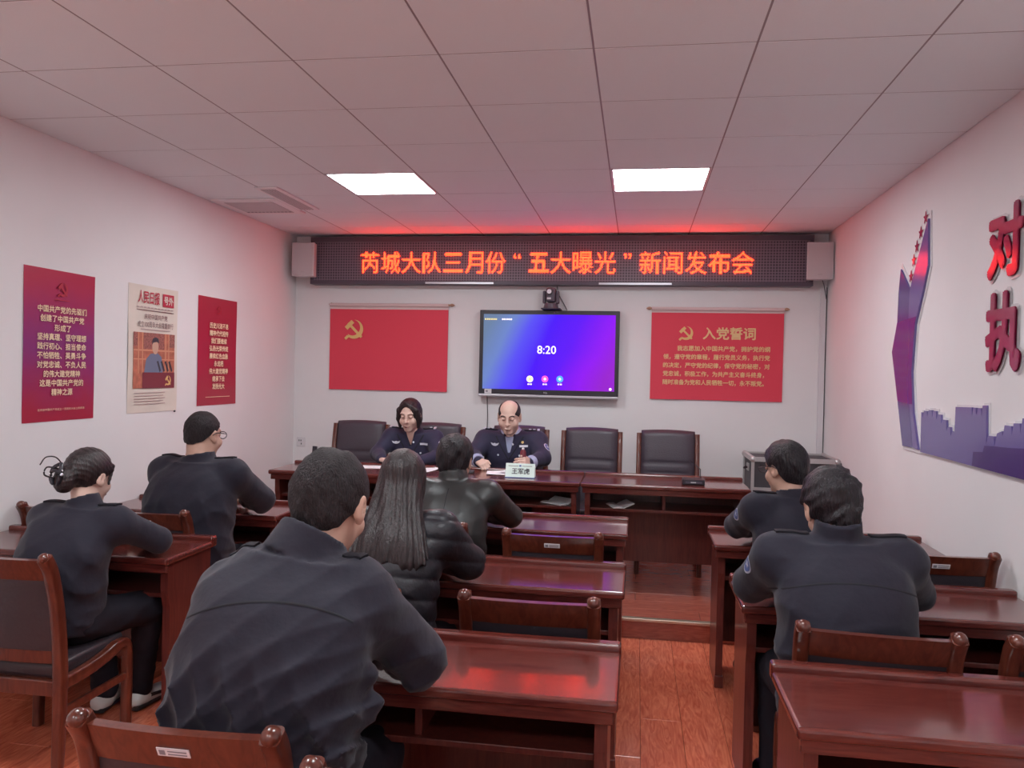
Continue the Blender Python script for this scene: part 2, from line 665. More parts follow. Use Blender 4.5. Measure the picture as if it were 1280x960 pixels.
X_, Y_, Z_ = (1, 0, 0), (0, 1, 0), (0, 0, 1)
T = 0.1
struct(B().box((XL - T, YF, -0.1), (XR + T, YF + T, ZC + 0.25)).obj('wall_front', 'wall_paint'))
struct(B().box((XL - T, YB, -0.1), (XL, YF, ZC + 0.25)).obj('wall_left', 'wall_paint'))
struct(B().box((XR, YB, -0.1), (XR + T, YF, ZC + 0.25)).obj('wall_right', 'wall_paint'))
struct(B().box((XL - T, YB - T, -0.1), (XR + T, YB, ZC + 0.25)).obj('wall_back', 'wall_paint'))

# floor: sub-floor plus planks
floor = struct(B().box((XL, YB, -0.1), (XR, DAIS_Y, -0.012)).obj('floor', 'seam'))
_pl = {}


def plank(parent, x0, x1, y0, y1, z0, z1, m):
    k = (round(x1 - x0, 4), round(y1 - y0, 4), m)
    if k not in _pl:
        a, b_ = k[0] / 2, k[1] / 2
        _pl[k] = B().box((-a, -b_, z0 - z1), (a, b_, 0), 0.0012, 1).mesh('plank', m)
    return link('plank', _pl[k], parent, ((x0 + x1) / 2, (y0 + y1) / 2, z1))


G = 0.0012
pw, plen = 0.19, 1.2
ci = 0
x = XL
while x < XR - 0.01:
    x1 = min(x + pw, XR)
    y = YB - (0.0, 0.8, 0.4)[ci % 3]
    while y < DAIS_Y - 0.005:
        a, b_ = max(y, YB), min(y + plen, DAIS_Y)
        if b_ - a > 0.02:
            plank(floor, x + G / 2, x1 - G / 2, a + G / 2, b_ - G / 2, -0.012, 0.0, 'floor_wood')
        y += plen
    x = x1
    ci += 1

# dais
dais = struct(B().box((XL, DAIS_Y + 0.012, -0.1), (XR, YF, DAIS_Z - 0.012)).obj('floor_dais', 'seam'))
y = DAIS_Y + 0.03
ci = 0
while y < YF - 0.01:
    y1 = min(y + pw, YF)
    x = XL - (0.0, 0.8, 0.4)[ci % 3]
    while x < XR - 0.005:
        a, b_ = max(x, XL), min(x + plen, XR)
        if b_ - a > 0.02:
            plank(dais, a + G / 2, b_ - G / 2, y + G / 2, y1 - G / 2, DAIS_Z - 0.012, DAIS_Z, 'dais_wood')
        x += plen
    y = y1
    ci += 1
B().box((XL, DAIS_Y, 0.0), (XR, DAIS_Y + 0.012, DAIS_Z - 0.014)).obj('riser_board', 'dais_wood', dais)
st = struct(B().box((XL, DAIS_Y - 0.012, DAIS_Z - 0.016), (XR, DAIS_Y + 0.03, DAIS_Z + 0.004), 0.004).obj('trim_1', 'brass_strip'))

# ceiling: slab, grid bars, tiles
GX0, GY0 = -2.5927, 3.0726
ceil = struct(B().box((XL, YB, ZC + 0.03), (XR, YF, ZC + 0.12)).obj('ceiling', 'grid_grey'))
gx = [XL] + [GX0 + 0.6 * i for i in range(7) if XL < GX0 + 0.6 * i < XR] + [XR]
gy = [YB] + [GY0 + 0.6 * i for i in range(-8, 8) if YB < GY0 + 0.6 * i < YF - 0.02] + [YF]
LIGHTS = {(1, 3), (4, 3), (1, -2), (4, -2), (1, -7), (4, -7)}       # (column, row) on the tile grid
VENT = (0, 4)                                                           # tile with the air return
b = B()
for x in gx[1:-1]:
    b.box((x - 0.0038, YB, ZC + 0.001), (x + 0.0038, YF, ZC + 0.03))
for y in gy[1:-1]:
    b.box((XL, y - 0.0035, ZC + 0.0015), (XR, y + 0.0035, ZC + 0.03))
b.obj('grid_bar', 'grid_grey', ceil)
_tm = {}
holes = []
for i in range(len(gx) - 1):
    for j in range(len(gy) - 1):
        x0, x1, y0, y1 = gx[i], gx[i + 1], gy[j], gy[j + 1]
        c = round((x0 - GX0) / 0.6)
        r = round((y0 - GY0) / 0.6)
        if (c, r) in LIGHTS and x1 - x0 > 0.59:
            holes.append((x0, x1, y0, y1))
            continue
        k = (round(x1 - x0, 3), round(y1 - y0, 3))
        if k not in _tm:
            _tm[k] = B().box((-k[0] / 2 + 0.003, -k[1] / 2 + 0.003, 0), (k[0] / 2 - 0.003, k[1] / 2 - 0.003, 0.015), 0.002, 1).mesh('ceiling_tile', 'tile_white')
        link('ceiling_tile', _tm[k], ceil, ((x0 + x1) / 2, (y0 + y1) / 2, ZC))
lab = {0: 'bright square ceiling light panel, left of the two above the front desks',
       1: 'bright square ceiling light panel, right of the two above the front desks'}
holes.sort(key=lambda h: (-h[2], h[0]))
for k, (x0, x1, y0, y1) in enumerate(holes):
    L = empty('light_panel', ((x0 + x1) / 2, (y0 + y1) / 2, ZC), 0,
              lab.get(k, 'bright square ceiling light panel over the rear of the room, %s' %
                      ['', '', 'left, above the third row', 'right, above the third row', 'left, behind the camera', 'right, behind the camera'][k]),
              'ceiling light', 'ceiling light panels')
    B().box((-0.283, -0.283, 0.004), (0.283, 0.283, 0.012)).obj('diffuser', 'panel_light', L)
    fb = B()
    for s in (-1, 1):
        fb.box((s * 0.29 - 0.008, -0.298, -0.001), (s * 0.29 + 0.008, 0.298, 0.014))
        fb.box((-0.298, s * 0.29 - 0.008, -0.001), (0.298, s * 0.29 + 0.008, 0.014))
    fb.obj('frame', 'panel_frame', L)

# air return in the ceiling
V = empty('air_return', (-2.87, 5.79, ZC), 0, 'square perforated air return grille in the ceiling near the left wall', 'ceiling vent')
B().box((-0.26, -0.26, -0.014), (0.26, 0.26, -0.0005), 0.006).obj('frame', 'vent_white', V)
B().box((-0.19, -0.19, -0.017), (0.19, 0.19, -0.014)).obj('grille', 'vent_grey', V)
for k in range(12):
    B().box((-0.17 + k * 0.031 - 0.009, 0.150, -0.0185), (-0.17 + k * 0.031 + 0.009, 0.163, -0.017)).obj('slot', 'vent_dark', V)
V = empty('slot_vent', (-2.53, 5.55, ZC), 0, 'long narrow grey slot vent in the ceiling beside the air return', 'ceiling vent')
B().box((-0.085, -0.37, -0.012), (0.085, 0.37, -0.0005), 0.005).obj('frame', 'vent_white', V)
for k in range(5):
    B().box((-0.052 + k * 0.022, -0.335, -0.016), (-0.036 + k * 0.022, 0.335, -0.012)).obj('slat', 'vent_grey', V)

# cable trunking in the right front corner
tr = struct(B().box((1.512, YF - 0.022, DAIS_Z), (1.560, YF - 0.0005, 2.40), 0.003).obj('trim_2', 'speaker_white'))
B().box((1.561, YF - 0.014, DAIS_Z), (1.567, YF - 0.002, 2.40)).obj('cable', 'cable_grey', tr)

# ------------------------------------------------------------------ desks
DL = 1.13      # desk length


def make_desk():
    r = empty('desk', (0, 0, 0))
    h = DL / 2
    t = B().box((-h, -0.22, 0.728), (h, 0.172, 0.76), 0.010, 3)
    t.obj('top', 'desk_wood', r)
    B().box((-h + 0.012, -0.203, 0.690), (h - 0.012, -0.183, 0.729), 0.004, 2).obj('apron', 'desk_wood', r)
    B().box((-h, 0.172, 0.728), (h, 0.220, 0.782), 0.010, 3).obj('back_ledge', 'desk_wood', r)
    for s in (-1, 1):
        B().prism([(-0.145, 0), (0.19, 0), (0.205, 0.7285), (-0.165, 0.7285), (-0.165, 0.60), (-0.145, 0.52)],
                  (s * (h - 0.045) - 0.0175, 0, 0), Y_, Z_, 0.035).obj('side_panel', 'desk_side', r)
        B().box((s * (h - 0.045) - 0.022, -0.158, 0.0), (s * (h - 0.045) + 0.022, -0.125, 0.06), 0.003).obj('foot', 'desk_side', r)
    B().box((-h + 0.063, -0.135, 0.560), (h - 0.063, 0.18, 0.580), 0.003).obj('shelf', 'desk_side', r)
    B().box((-0.011, -0.12, 0.580), (0.011, 0.18, 0.7285), 0.002).obj('divider', 'desk_side', r)
    B().box((-h + 0.063, 0.18, 0.14), (h - 0.063, 0.198, 0.7285), 0.002).obj('front_panel', 'desk_side', r)
    return r


desk0 = make_desk()
XRD, XCD, XLD = 0.41 + DL / 2, -0.03 - DL / 2, -2.055 - DL / 2 + 0.008
DESKS = []
for bank, xc, ys in (('right', XRD, (4.468, 3.354, 2.284)), ('centre', XCD, (4.612, 3.434, 2.347)), ('left', XLD, (4.62, 3.519))):
    for i, y in enumerate(ys):
        row = ('front', 'second', 'third')[i]
        who = {('right', 0): 'glossy red-brown desk by the right wall, front row, under the spectacled man in dark uniform',
               ('right', 1): 'glossy red-brown desk by the right wall, second row, under the broad short-haired man',
               ('right', 2): 'empty glossy red-brown desk at the lower right corner, nearest on the right',
               ('centre', 0): 'red-brown centre desk in the front row where the man in leather jacket leans',
               ('centre', 1): 'red-brown centre desk in the second row where the long-haired woman sits',
               ('centre', 2): 'nearest red-brown centre desk with bright red reflections on its top',
               ('left', 0): 'red-brown desk by the left wall, front row, used by the stout spectacled man',
               ('left', 1): 'red-brown desk by the left wall, second row, used by the woman with hair clip'}[(bank, i)]
        DESKS.append(((xc, y, 0.0), who, 'audience desks in three banks'))
for k, wh in enumerate(('left of three, in front of the woman officer', 'middle one of three, bearing the white nameplate',
                        'right one of three, with the small black device')):
    DESKS.append(((-2.635 + DL / 2 + k * (DL + 0.004), 5.765, DAIS_Z), 'red-brown dais desk, ' + wh, 'desks on the dais'))
for k, (loc, lab_, grp) in enumerate(DESKS):
    d = desk0 if k == 0 else copy_tree(desk0)
    d.location = loc
    tag(d, lab_, 'desk', grp)
    if loc[2] > 0:
        d.scale = (1, 1.16, 1)          # the dais desks are a little deeper

# ------------------------------------------------------------------ audience chairs


def make_chair():
    r = empty('wooden_chair', (0, 0, 0))
    hw = 0.213
    for s in (-1, 1):
        path = bez([(s * hw, -0.215, 0.0), (s * hw, -0.205, 0.25), (s * hw, -0.205, 0.46), (s * hw, -0.225, 0.66), (s * hw, -0.262, 0.82), (s * hw, -0.298, 0.885)], 4)
        rad = [(0.018 + 0.004 * min(1, p[2] / 0.4), 0.020 + 0.004 * min(1, p[2] / 0.4)) for p in path]
        q = B().tube(path, rad, 12, flat=(0, 1, 0))
        smooth_obj(q.obj('rear_post', 'chair_wood', r), 50)
        f = B().ball((s * hw, -0.299, 0.884), 0.0222, 14, 8, (0.95, 1.1, 0.95))
        smooth_obj(f.obj('finial', 'chair_wood', r), 60)
        ap = bez([(s * hw, -0.205, 0.372), (s * hw, -0.06, 0.376), (s * hw, 0.06, 0.392), (s * hw, 0.145, 0.412), (s * hw, 0.196, 0.405),
                  (s * hw, 0.212, 0.35), (s * hw, 0.212, 0.2), (s * hw, 0.208, 0.0)], 5)
        ra = [(0.019, 0.027) if i < 15 else (0.019, 0.021) for i in range(len(ap))]
        smooth_obj(B().tube(ap, ra, 12, flat=(0, 0, 1)).obj('side_rail_and_leg', 'chair_wood', r), 50)
        B().box((s * hw - 0.011, -0.20, 0.245), (s * hw + 0.011, 0.205, 0.275), 0.004).obj('stretcher', 'chair_wood', r)
    B().box((-hw, 0.19, 0.345), (hw, 0.213, 0.405), 0.004).obj('front_rail', 'chair_wood', r)
    sr = B().box((-hw, -0.215, 0.325), (hw, -0.19, 0.385), 0.004).obj('rear_rail', 'chair_wood', r)

    def curved(z0, z1, th, yoff, bow, name, m, bev=0.005):
        # board between the posts, following their rake, bowed backwards
        b = B()
        n = 10
        rows = []
        for zz, top in ((z0, 0), (z1, 1)):
            yb = np.interp(zz, [0.46, 0.66, 0.82, 0.885], [-0.205, -0.225, -0.262, -0.298]) + yoff
            for side in (-th / 2, th / 2):
                rows.append([b.bm.verts.new((-hw + 0.012 + (2 * hw - 0.024) * i / n, yb + side - bow * (1 - (2 * i / n - 1) ** 2), zz)) for i in range(n + 1)])
        a, c, d, e = rows     # bottom back, bottom front, top back, top front
        for i in range(n):
            for p, q in ((a, d), (e, c), (d, e), (c, a)):
                b.bm.faces.new((p[i], p[i + 1], q[i + 1], q[i]))
        for i in (0, n):
            b.bm.faces.new((a[i], d[i], e[i], c[i]))
        g = bmesh.ops.bevel(b.bm, geom=[ed for ed in b.bm.edges if abs(ed.verts[0].co.x - ed.verts[1].co.x) > 0.01 and len(ed.link_faces) == 2
                                       and ed.calc_face_angle(0) > 1.0], offset=bev, segments=2, affect='EDGES')
        return smooth_obj(b.obj(name, m, r), 35)
    tr_ = curved(0.790, 0.875, 0.030, 0.006, 0.012, 'top_rail', 'chair_wood', 0.010)
    curved(0.500, 0.795, 0.030, 0.010, 0.012, 'back_pad', 'leather_black', 0.008)
    curved(0.455, 0.505, 0.026, 0.004, 0.010, 'lower_rail', 'chair_wood', 0.006)
    s_ = B().box((-0.197, -0.188, 0.375), (0.197, 0.222, 0.452), 0.026, 4)
    smooth_obj(s_.obj('seat', 'leather_seat', r), 50)
    # inventory sticker on the back of the top rail
    tilt = Matrix.Translation((0.0, -0.2955, 0.830)) @ Matrix.Rotation(0.43, 4, 'X')
    B().box((-0.036, -0.001, -0.011), (0.036, 0.001, 0.011), 0, mtx=tilt).obj('sticker', 'sticker_white', tr_)
    pr_ = B()
    for k in range(2):
        pr_.box((-0.012, -0.0018, 0.002 - k * 0.008), (0.030, -0.001, 0.005 - k * 0.008), mtx=tilt)
    pr_.box((-0.031, -0.0018, -0.007), (-0.018, -0.001, 0.006), mtx=tilt)
    pr_.obj('print', 'print_grey', tr_)
    return r


chair0 = make_chair()
CH = [  # x, y of the chair centre (back posts stand 0.215 behind), turn, label
    (-2.925, 4.03, 0.02, 'empty wooden chair against the left wall in the front row, left of the stout man'),
    (-2.43, 4.015, 0.0, 'wooden chair with white sticker behind the stout spectacled man'),
    (-2.40, 3.02, 0.0, 'wooden chair at the left edge on which the woman with hair clip sits'),
    (-1.02, 4.06, 0.0, 'wooden chair behind the man in the shiny leather jacket'),
    (-0.37, 3.98, 0.0, 'empty wooden chair with white sticker in the front row beside the leather jacket man'),
    (-0.99, 2.86, 0.0, 'wooden chair under the long-haired woman in the puffer jacket'),
    (-0.335, 2.90, 0.0, 'empty wooden chair pushed in behind the nearest centre desk'),
    (-0.918, 1.81, 0.0, 'wooden chair at the bottom left with white sticker, behind the large man'),
    (-0.365, 1.705, 0.0, 'wooden chair cut off by the bottom edge, only its post tip showing'),
    (0.79, 4.04, 0.0, 'wooden chair behind the spectacled man at the right front desk'),
    (1.305, 3.99, 0.0, 'empty wooden chair with white sticker near the right wall'),
    (0.735, 2.785, -0.06, 'wooden chair behind the broad man on the right, just above the nearest right desk'),
    (1.30, 2.785, 0.0, 'wooden chair at the right edge of the picture, barely in view'),
]
for k, (x, y, rz, lab_) in enumerate(CH):
    c = chair0 if k == 0 else copy_tree(chair0)
    c.location = (x, y, 0)
    c.rotation_euler = (0, 0, rz)
    tag(c, lab_, 'chair', 'wooden chairs of the audience')
    if k in (2, 3, 5, 6, 8, 9, 11, 12):        # these carry no inventory sticker on the top rail
        for tr_ in children(c):
            for q in children(tr_):
                if q.name.split('.')[0] in ('sticker', 'print'):
                    bpy.data.objects.remove(q)

# ------------------------------------------------------------------ high-backed leather chairs on the dais


def make_boss():
    r = empty('leather_chair', (0, 0, 0))      # faces -y, origin on the floor at the seat centre
    hw = 0.232
    for s in (-1, 1):
        path = bez([(s * hw, 0.20, 0.0), (s * hw, 0.205, 0.4), (s * hw, 0.225, 0.62), (s * hw, 0.27, 0.90), (s * hw, 0.30, 1.03)], 5)
        smooth_obj(B().tube(path, [(0.020, 0.024)] * len(path), 12, flat=(0, 1, 0)).obj('post', 'chair_wood', r), 50)
        ap = bez([(s * (hw + 0.005), 0.22, 0.64), (s * (hw + 0.03), 0.05, 0.655), (s * (hw + 0.035), -0.15, 0.66), (s * (hw + 0.03), -0.22, 0.63),
                  (s * (hw + 0.015), -0.225, 0.5), (s * hw, -0.22, 0.25), (s * hw, -0.21, 0.0)], 5)
        smooth_obj(B().tube(ap, [(0.022, 0.018)] * len(ap), 12, flat=(1, 0, 0)).obj('arm_and_front_leg', 'chair_wood', r), 50)
        B().box((s * (hw + 0.034) - 0.027, -0.16, 0.677), (s * (hw + 0.034) + 0.027, 0.08, 0.690), 0.006).obj('arm_pad', 'leather_black', r)
        B().box((s * hw - 0.012, -0.21, 0.36), (s * hw + 0.012, 0.20, 0.41), 0.003).obj('side_rail', 'chair_wood', r)
    smooth_obj(B().box((-0.215, -0.235, 0.39), (0.215, 0.19, 0.475), 0.028, 4).obj('seat', 'leather_seat', r), 50)
    # upholstered back: a plump profile swept upwards, with two cross seams
    b = B()
    n, m_ = 14, 36
    rings = []
    for j in range(m_ + 1):
        t = j / m_
        z = 0.47 + 0.585 * t
        yb = np.interp(z, [0.4, 0.62, 0.90, 1.06], [0.205, 0.225, 0.27, 0.305])
        seam = sum(math.exp(-((z - zs) / 0.008) ** 2) for zs in (0.80, 0.72))
        th = 0.052 - 0.016 * seam
        if t > 0.93:
            th *= math.sqrt(max(0.04, 1 - ((t - 0.93) / 0.07) ** 2))
        ring = []
        for side in (-1, 1):
            for i in range(n + 1):
                u = -1 + 2 * i / n
                if side == 1:
                    u = -u
                pr_ = (1 - abs(u) ** 4) ** 0.5
                arch = 0.010 * (1 - u * u) * t
                ring.append(b.bm.verts.new((u * (hw - 0.018), yb + side * th * (0.35 + 0.65 * pr_) * (1.0 if side < 0 else 0.6), z + arch)))
        rings.append(ring)
    K = len(rings[0])
    for a, c in zip(rings[:-1], rings[1:]):
        for i in range(K):
            b.bm.faces.new((a[i], a[(i + 1) % K], c[(i + 1) % K], c[i]))
    b.bm.faces.new(rings[0][::-1])
    b.bm.faces.new(rings[-1])
    smooth_obj(b.obj('back_cushion', 'leather_boss', r), 60)
    return r


boss0 = make_boss()
for k, (x, rz, lab_) in enumerate([
        (-2.34, 0.0, 'empty high-backed black leather chair left of the woman officer'),
        (-1.69, -0.05, 'high-backed black leather chair in which the woman officer sits'),
        (-0.965, 0.0, 'high-backed black leather chair in which the balding officer sits'),
        (-0.36, 0.0, 'empty high-backed black leather chair, next to the balding officer'),
        (0.257, 0.0, 'empty high-backed black leather chair, rightmost of the row at the front')]):
    c = boss0 if k == 0 else copy_tree(boss0)
    c.location = (x, 6.39, DAIS_Z)
    c.rotation_euler = (0, 0, rz)
    tag(c, lab_, 'chair', 'leather chairs on the dais')

# ------------------------------------------------------------------ LED sign
S = empty('led_sign', (-0.78, YF, 2.61), 0, 'long dark dot-matrix sign with glowing red Chinese lettering above the screen', 'sign')
sx0, sx1, sz0, sz1, sy = -2.99, 1.43, 2.397, 2.826, 7.05
O = Vector(S.location)


def rel(p):
    return Vector(p) - O


B().box(rel((sx0 + 0.02, sy + 0.006, sz0 + 0.02)), rel((sx1 - 0.02, YF - 0.001, sz1 - 0.02))).obj('dot_board', 'led_face', S)
for lo, hi in (((sx0, sy - 0.004, sz1 - 0.045), (sx1, YF - 0.001, sz1)), ((sx0, sy - 0.004, sz0), (sx1, YF - 0.001, sz0 + 0.035)),
               ((sx0, sy - 0.004, sz0 + 0.035), (sx0 + 0.03, YF - 0.001, sz1 - 0.045)), ((sx1 - 0.03, sy - 0.004, sz0 + 0.035), (sx1, YF - 0.001, sz1 - 0.045))):
    B().box(rel(lo), rel(hi), 0.003).obj('frame_bar', 'led_frame', S)
for x0 in (-1.9, -0.35):
    B().box(rel((x0, sy - 0.0065, sz0 + 0.006)), rel((x0 + 0.62, sy - 0.004, sz0 + 0.022))).obj('frame_strip', 'silver', S)
line = '芮城大队三月份“五大曝光”新闻发布会'
NP, slot = 24, 0.1928
pitch = slot / 24.0
for i, ch in enumerate(line):
    M = text_mask(ch, NP - 2)
    b = B()
    x0 = -2.518 + slot * i + pitch
    z0 = 2.498
    e = pitch * 0.36
    for a in range(M.shape[0]):
        for c in range(M.shape[1]):
            if M[a, c]:
                px_, pz_ = x0 + (a + 0.5) * pitch, z0 + (c + 0.5) * pitch * 1.08
                p0 = rel((px_, sy + 0.0015, pz_))
                b.bm.faces.new([b.bm.verts.new(p0 + Vector(d)) for d in ((-e, 0, -e), (e, 0, -e), (e, 0, e), (-e, 0, e))])
                # domed front: small pyramid so that the dot throws light upwards as well
                q0 = [b.bm.verts.new(p0 + Vector(d)) for d in ((-e, 0, -e), (e, 0, -e), (e, 0, e), (-e, 0, e))]
                q1 = [b.bm.verts.new(p0 + Vector(d)) for d in ((-e * .6, -0.004, -e * .6), (e * .6, -0.004, -e * .6), (e * .6, -0.004, e * .6), (-e * .6, -0.004, e * .6))]
                for t in range(4):
                    b.bm.faces.new((q0[t], q0[(t + 1) % 4], q1[(t + 1) % 4], q1[t]))
                b.bm.faces.new(q1)
    b.obj('lit_character', 'led_dot', S)

# ------------------------------------------------------------------ loudspeakers beside the sign
for x, z, bx_, lab_ in ((-3.01, 2.606, -0.075, 'white box loudspeaker high in the left front corner beside the sign'),
                        (1.455, 2.594, 0.055, 'white box loudspeaker high in the right front corner beside the sign')):
    L = empty('loudspeaker', (x, YF, z), 0, lab_, 'loudspeaker', 'wall loudspeakers')
    hw = 0.105
    B().prism([(-hw, -0.245), (hw, -0.245), (hw * 0.8, -0.135), (-hw * 0.8, -0.135)], (0, -0.0, -0.15), X_, Y_, 0.30).obj('cabinet', 'speaker_white', L)
    B().box((-hw + 0.010, -0.252, -0.142), (hw - 0.010, -0.245, 0.142), 0.004).obj('grille', 'grille', L)
    B().box((-0.018, -0.2535, -0.118), (0.018, -0.252, -0.110)).obj('badge', 'vent_grey', L)
    B().box((bx_ - 0.012, -0.136, -0.05), (bx_ + 0.012, -0.0005, 0.05)).obj('bracket', 'led_frame', L)
b = B()
b.tube(bez([(1.49, 7.03, 2.47), (1.53, 7.10, 2.40), (1.56, 7.15, 2.3)], 4), 0.004, 6)
tag(b.obj('speaker_cable', 'cable_grey'), 'thin dark cable running from right loudspeaker into the corner trunking', 'cable')

# ------------------------------------------------------------------ television
tx0, tx1, tz0, tz1, ty = -1.40, -0.163, 1.408, 2.176, 7.075
TVO = Vector(((tx0 + tx1) / 2, YF, (tz0 + tz1) / 2))
TV = empty('television', TVO, 0, 'wall-mounted flat screen showing a blue-violet picture and the time 8:20', 'television')


def tv(p):
    return Vector(p) - TVO


B().box(tv((tx0, ty, tz0 + 0.02)), tv((tx1, YF - 0.03, tz1)), 0.005).obj('housing', 'black_plastic', TV)
B().box(tv((tx0 + 0.3, YF - 0.03, tz0 + 0.2)), tv((tx1 - 0.3, YF - 0.0005, tz1 - 0.2))).obj('wall_mount', 'black_plastic', TV)
B().box(tv((tx0, ty - 0.006, tz0)), tv((tx1, YF - 0.05, tz0 + 0.022)), 0.004).obj('lower_lip', 'silver', TV)
qx0, qx1, qz0, qz1 = tx0 + 0.035, tx1 - 0.035, tz0 + 0.068, tz1 - 0.036
scr = B().box(tv((qx0, ty - 0.0015, qz0)), tv((qx1, ty + 0.0005, qz1))).obj('screen', 'screen_picture', TV)


def tvtext(s, x, z, h, m='lilac_light', bold=0.0):
    return lettering('screen_text', s, m, scr, tv((x, ty - 0.0015, z)), X_, Z_, height=h, bold=bold)


tvtext('8:20', -0.796, 1.830, 0.070, bold=0.0006)
for k, (x, z, m) in enumerate(((-0.940, 1.570, 'icon_cream'), (-0.806, 1.572, 'icon_pink'), (-0.674, 1.574, 'icon_blue'))):
    poly = [(0.030 * math.cos(a * PI / 12), 0.030 * math.sin(a * PI / 12)) for a in range(24)]
    B().prism(poly, tv((x, ty - 0.0015, z)), X_, Z_, 0.0006).obj('icon', m, scr)
    poly = [(0.011 * math.cos(a * PI / 8), 0.011 * math.sin(a * PI / 8)) for a in range(16)]
    B().prism(poly, tv((x, ty - 0.0021, z)), X_, Z_, 0.0006).obj('icon_mark', ('icon_yellow', 'lilac_light', 'lilac_light')[k], scr)
    cb_ = B()
    for q in (-0.011, 0.011):
        cb_.box(tv((x + q - 0.008, ty - 0.0022, z - 0.052)), tv((x + q + 0.008, ty - 0.0015, z - 0.040)))
    cb_.obj('icon_caption', 'lilac_light', scr)
for x0, n, m in ((-1.355, 6, 'icon_yellow'), (-1.20, 5, 'lilac_light')):
    cb_ = B()
    for q in range(n):
        cb_.box(tv((x0 + q * 0.019, ty - 0.0022, 2.088)), tv((x0 + q * 0.019 + 0.014, ty - 0.0015, 2.102)))
    cb_.obj('corner_caption', m, scr)
B().prism([(0.012 * math.cos(a * PI / 8), 0.012 * math.sin(a * PI / 8)) for a in range(16)], tv((-0.232, ty - 0.0015, 1.495)), X_, Z_, 0.0008).obj('icon', 'lilac_light', scr)
B().box(tv((-1.345, ty - 0.0015, 1.434)), tv((-1.282, ty + 0.001, 1.474))).obj('sticker', 'sticker_white', TV)
B().box(tv((-1.335, ty - 0.0025, 1.446)), tv((-1.315, ty - 0.0015, 1.462))).obj('sticker_print', 'print_grey', TV)
lettering('brand_lettering', 'TCL', 'silver', TV, tv((-0.80, ty, 1.450)), X_, Z_, height=0.014, bold=0.0006)
B().ball(tv((-0.735, ty - 0.001, 2.160)), 0.006).obj('sensor', 'sticker_white', TV)
c = B().tube(bez([(-1.338, 7.163, 1.42), (-1.328, 7.163, 1.2), (-1.335, 7.163, 1.0), (-1.33, 7.163, 0.6), (-1.33, 7.163, 0.3)], 6), 0.004, 6).obj('television_cable', 'cable_grey')
tag(c, 'thin black cable hanging down the wall below the left end of the screen', 'cable')

# conference camera above the screen
CO = Vector((-0.775, YF, 2.26))
K = empty('conference_camera', CO, 0, 'small dark pan-tilt video camera on a bracket above the screen', 'camera')


def cm(p):
    return Vector(p) - CO


B().box(cm((-0.845, 6.99, 2.182)), cm((-0.675, YF - 0.001, 2.192)), 0.003).obj('bracket', 'black_plastic', K)
smooth_obj(B().cyl(cm((-0.765, 7.06, 2.192)), cm((-0.765, 7.06, 2.235)), 0.068, 0.060, 24).obj('base', 'led_frame', K))
for s in (-1, 1):
    B().box(cm((-0.765 + s * 0.058 - 0.012, 7.02, 2.235)), cm((-0.765 + s * 0.058 + 0.012, 7.10, 2.345)), 0.008).obj('yoke_arm', 'led_frame', K)
hd = smooth_obj(B().box(cm((-0.808, 7.005, 2.245)), cm((-0.722, 7.11, 2.372)), 0.02, 3).obj('head', 'led_frame', K), 50)
smooth_obj(B().cyl(cm((-0.775, 7.006, 2.335)), cm((-0.775, 6.985, 2.335)), 0.030, 0.028, 20).obj('lens_barrel', 'black_plastic', hd))
smooth_obj(B().cyl(cm((-0.775, 6.986, 2.335)), cm((-0.775, 6.983, 2.335)), 0.020, 0.020, 20).obj('lens', 'lens_glass', hd))
B().box(cm((-0.795, 7.003, 2.268)), cm((-0.760, 7.006, 2.285))).obj('badge', 'sticker_white', hd)
c = B().tube(bez([(-0.72, 7.13, 2.40), (-0.71, 7.15, 2.33), (-0.66, 7.16, 2.24), (-0.63, 7.16, 2.185)], 5), 0.004, 6).obj('camera_cable', 'cable_grey')
tag(c, 'thin dark cable slanting down to the right of the conference camera', 'cable')

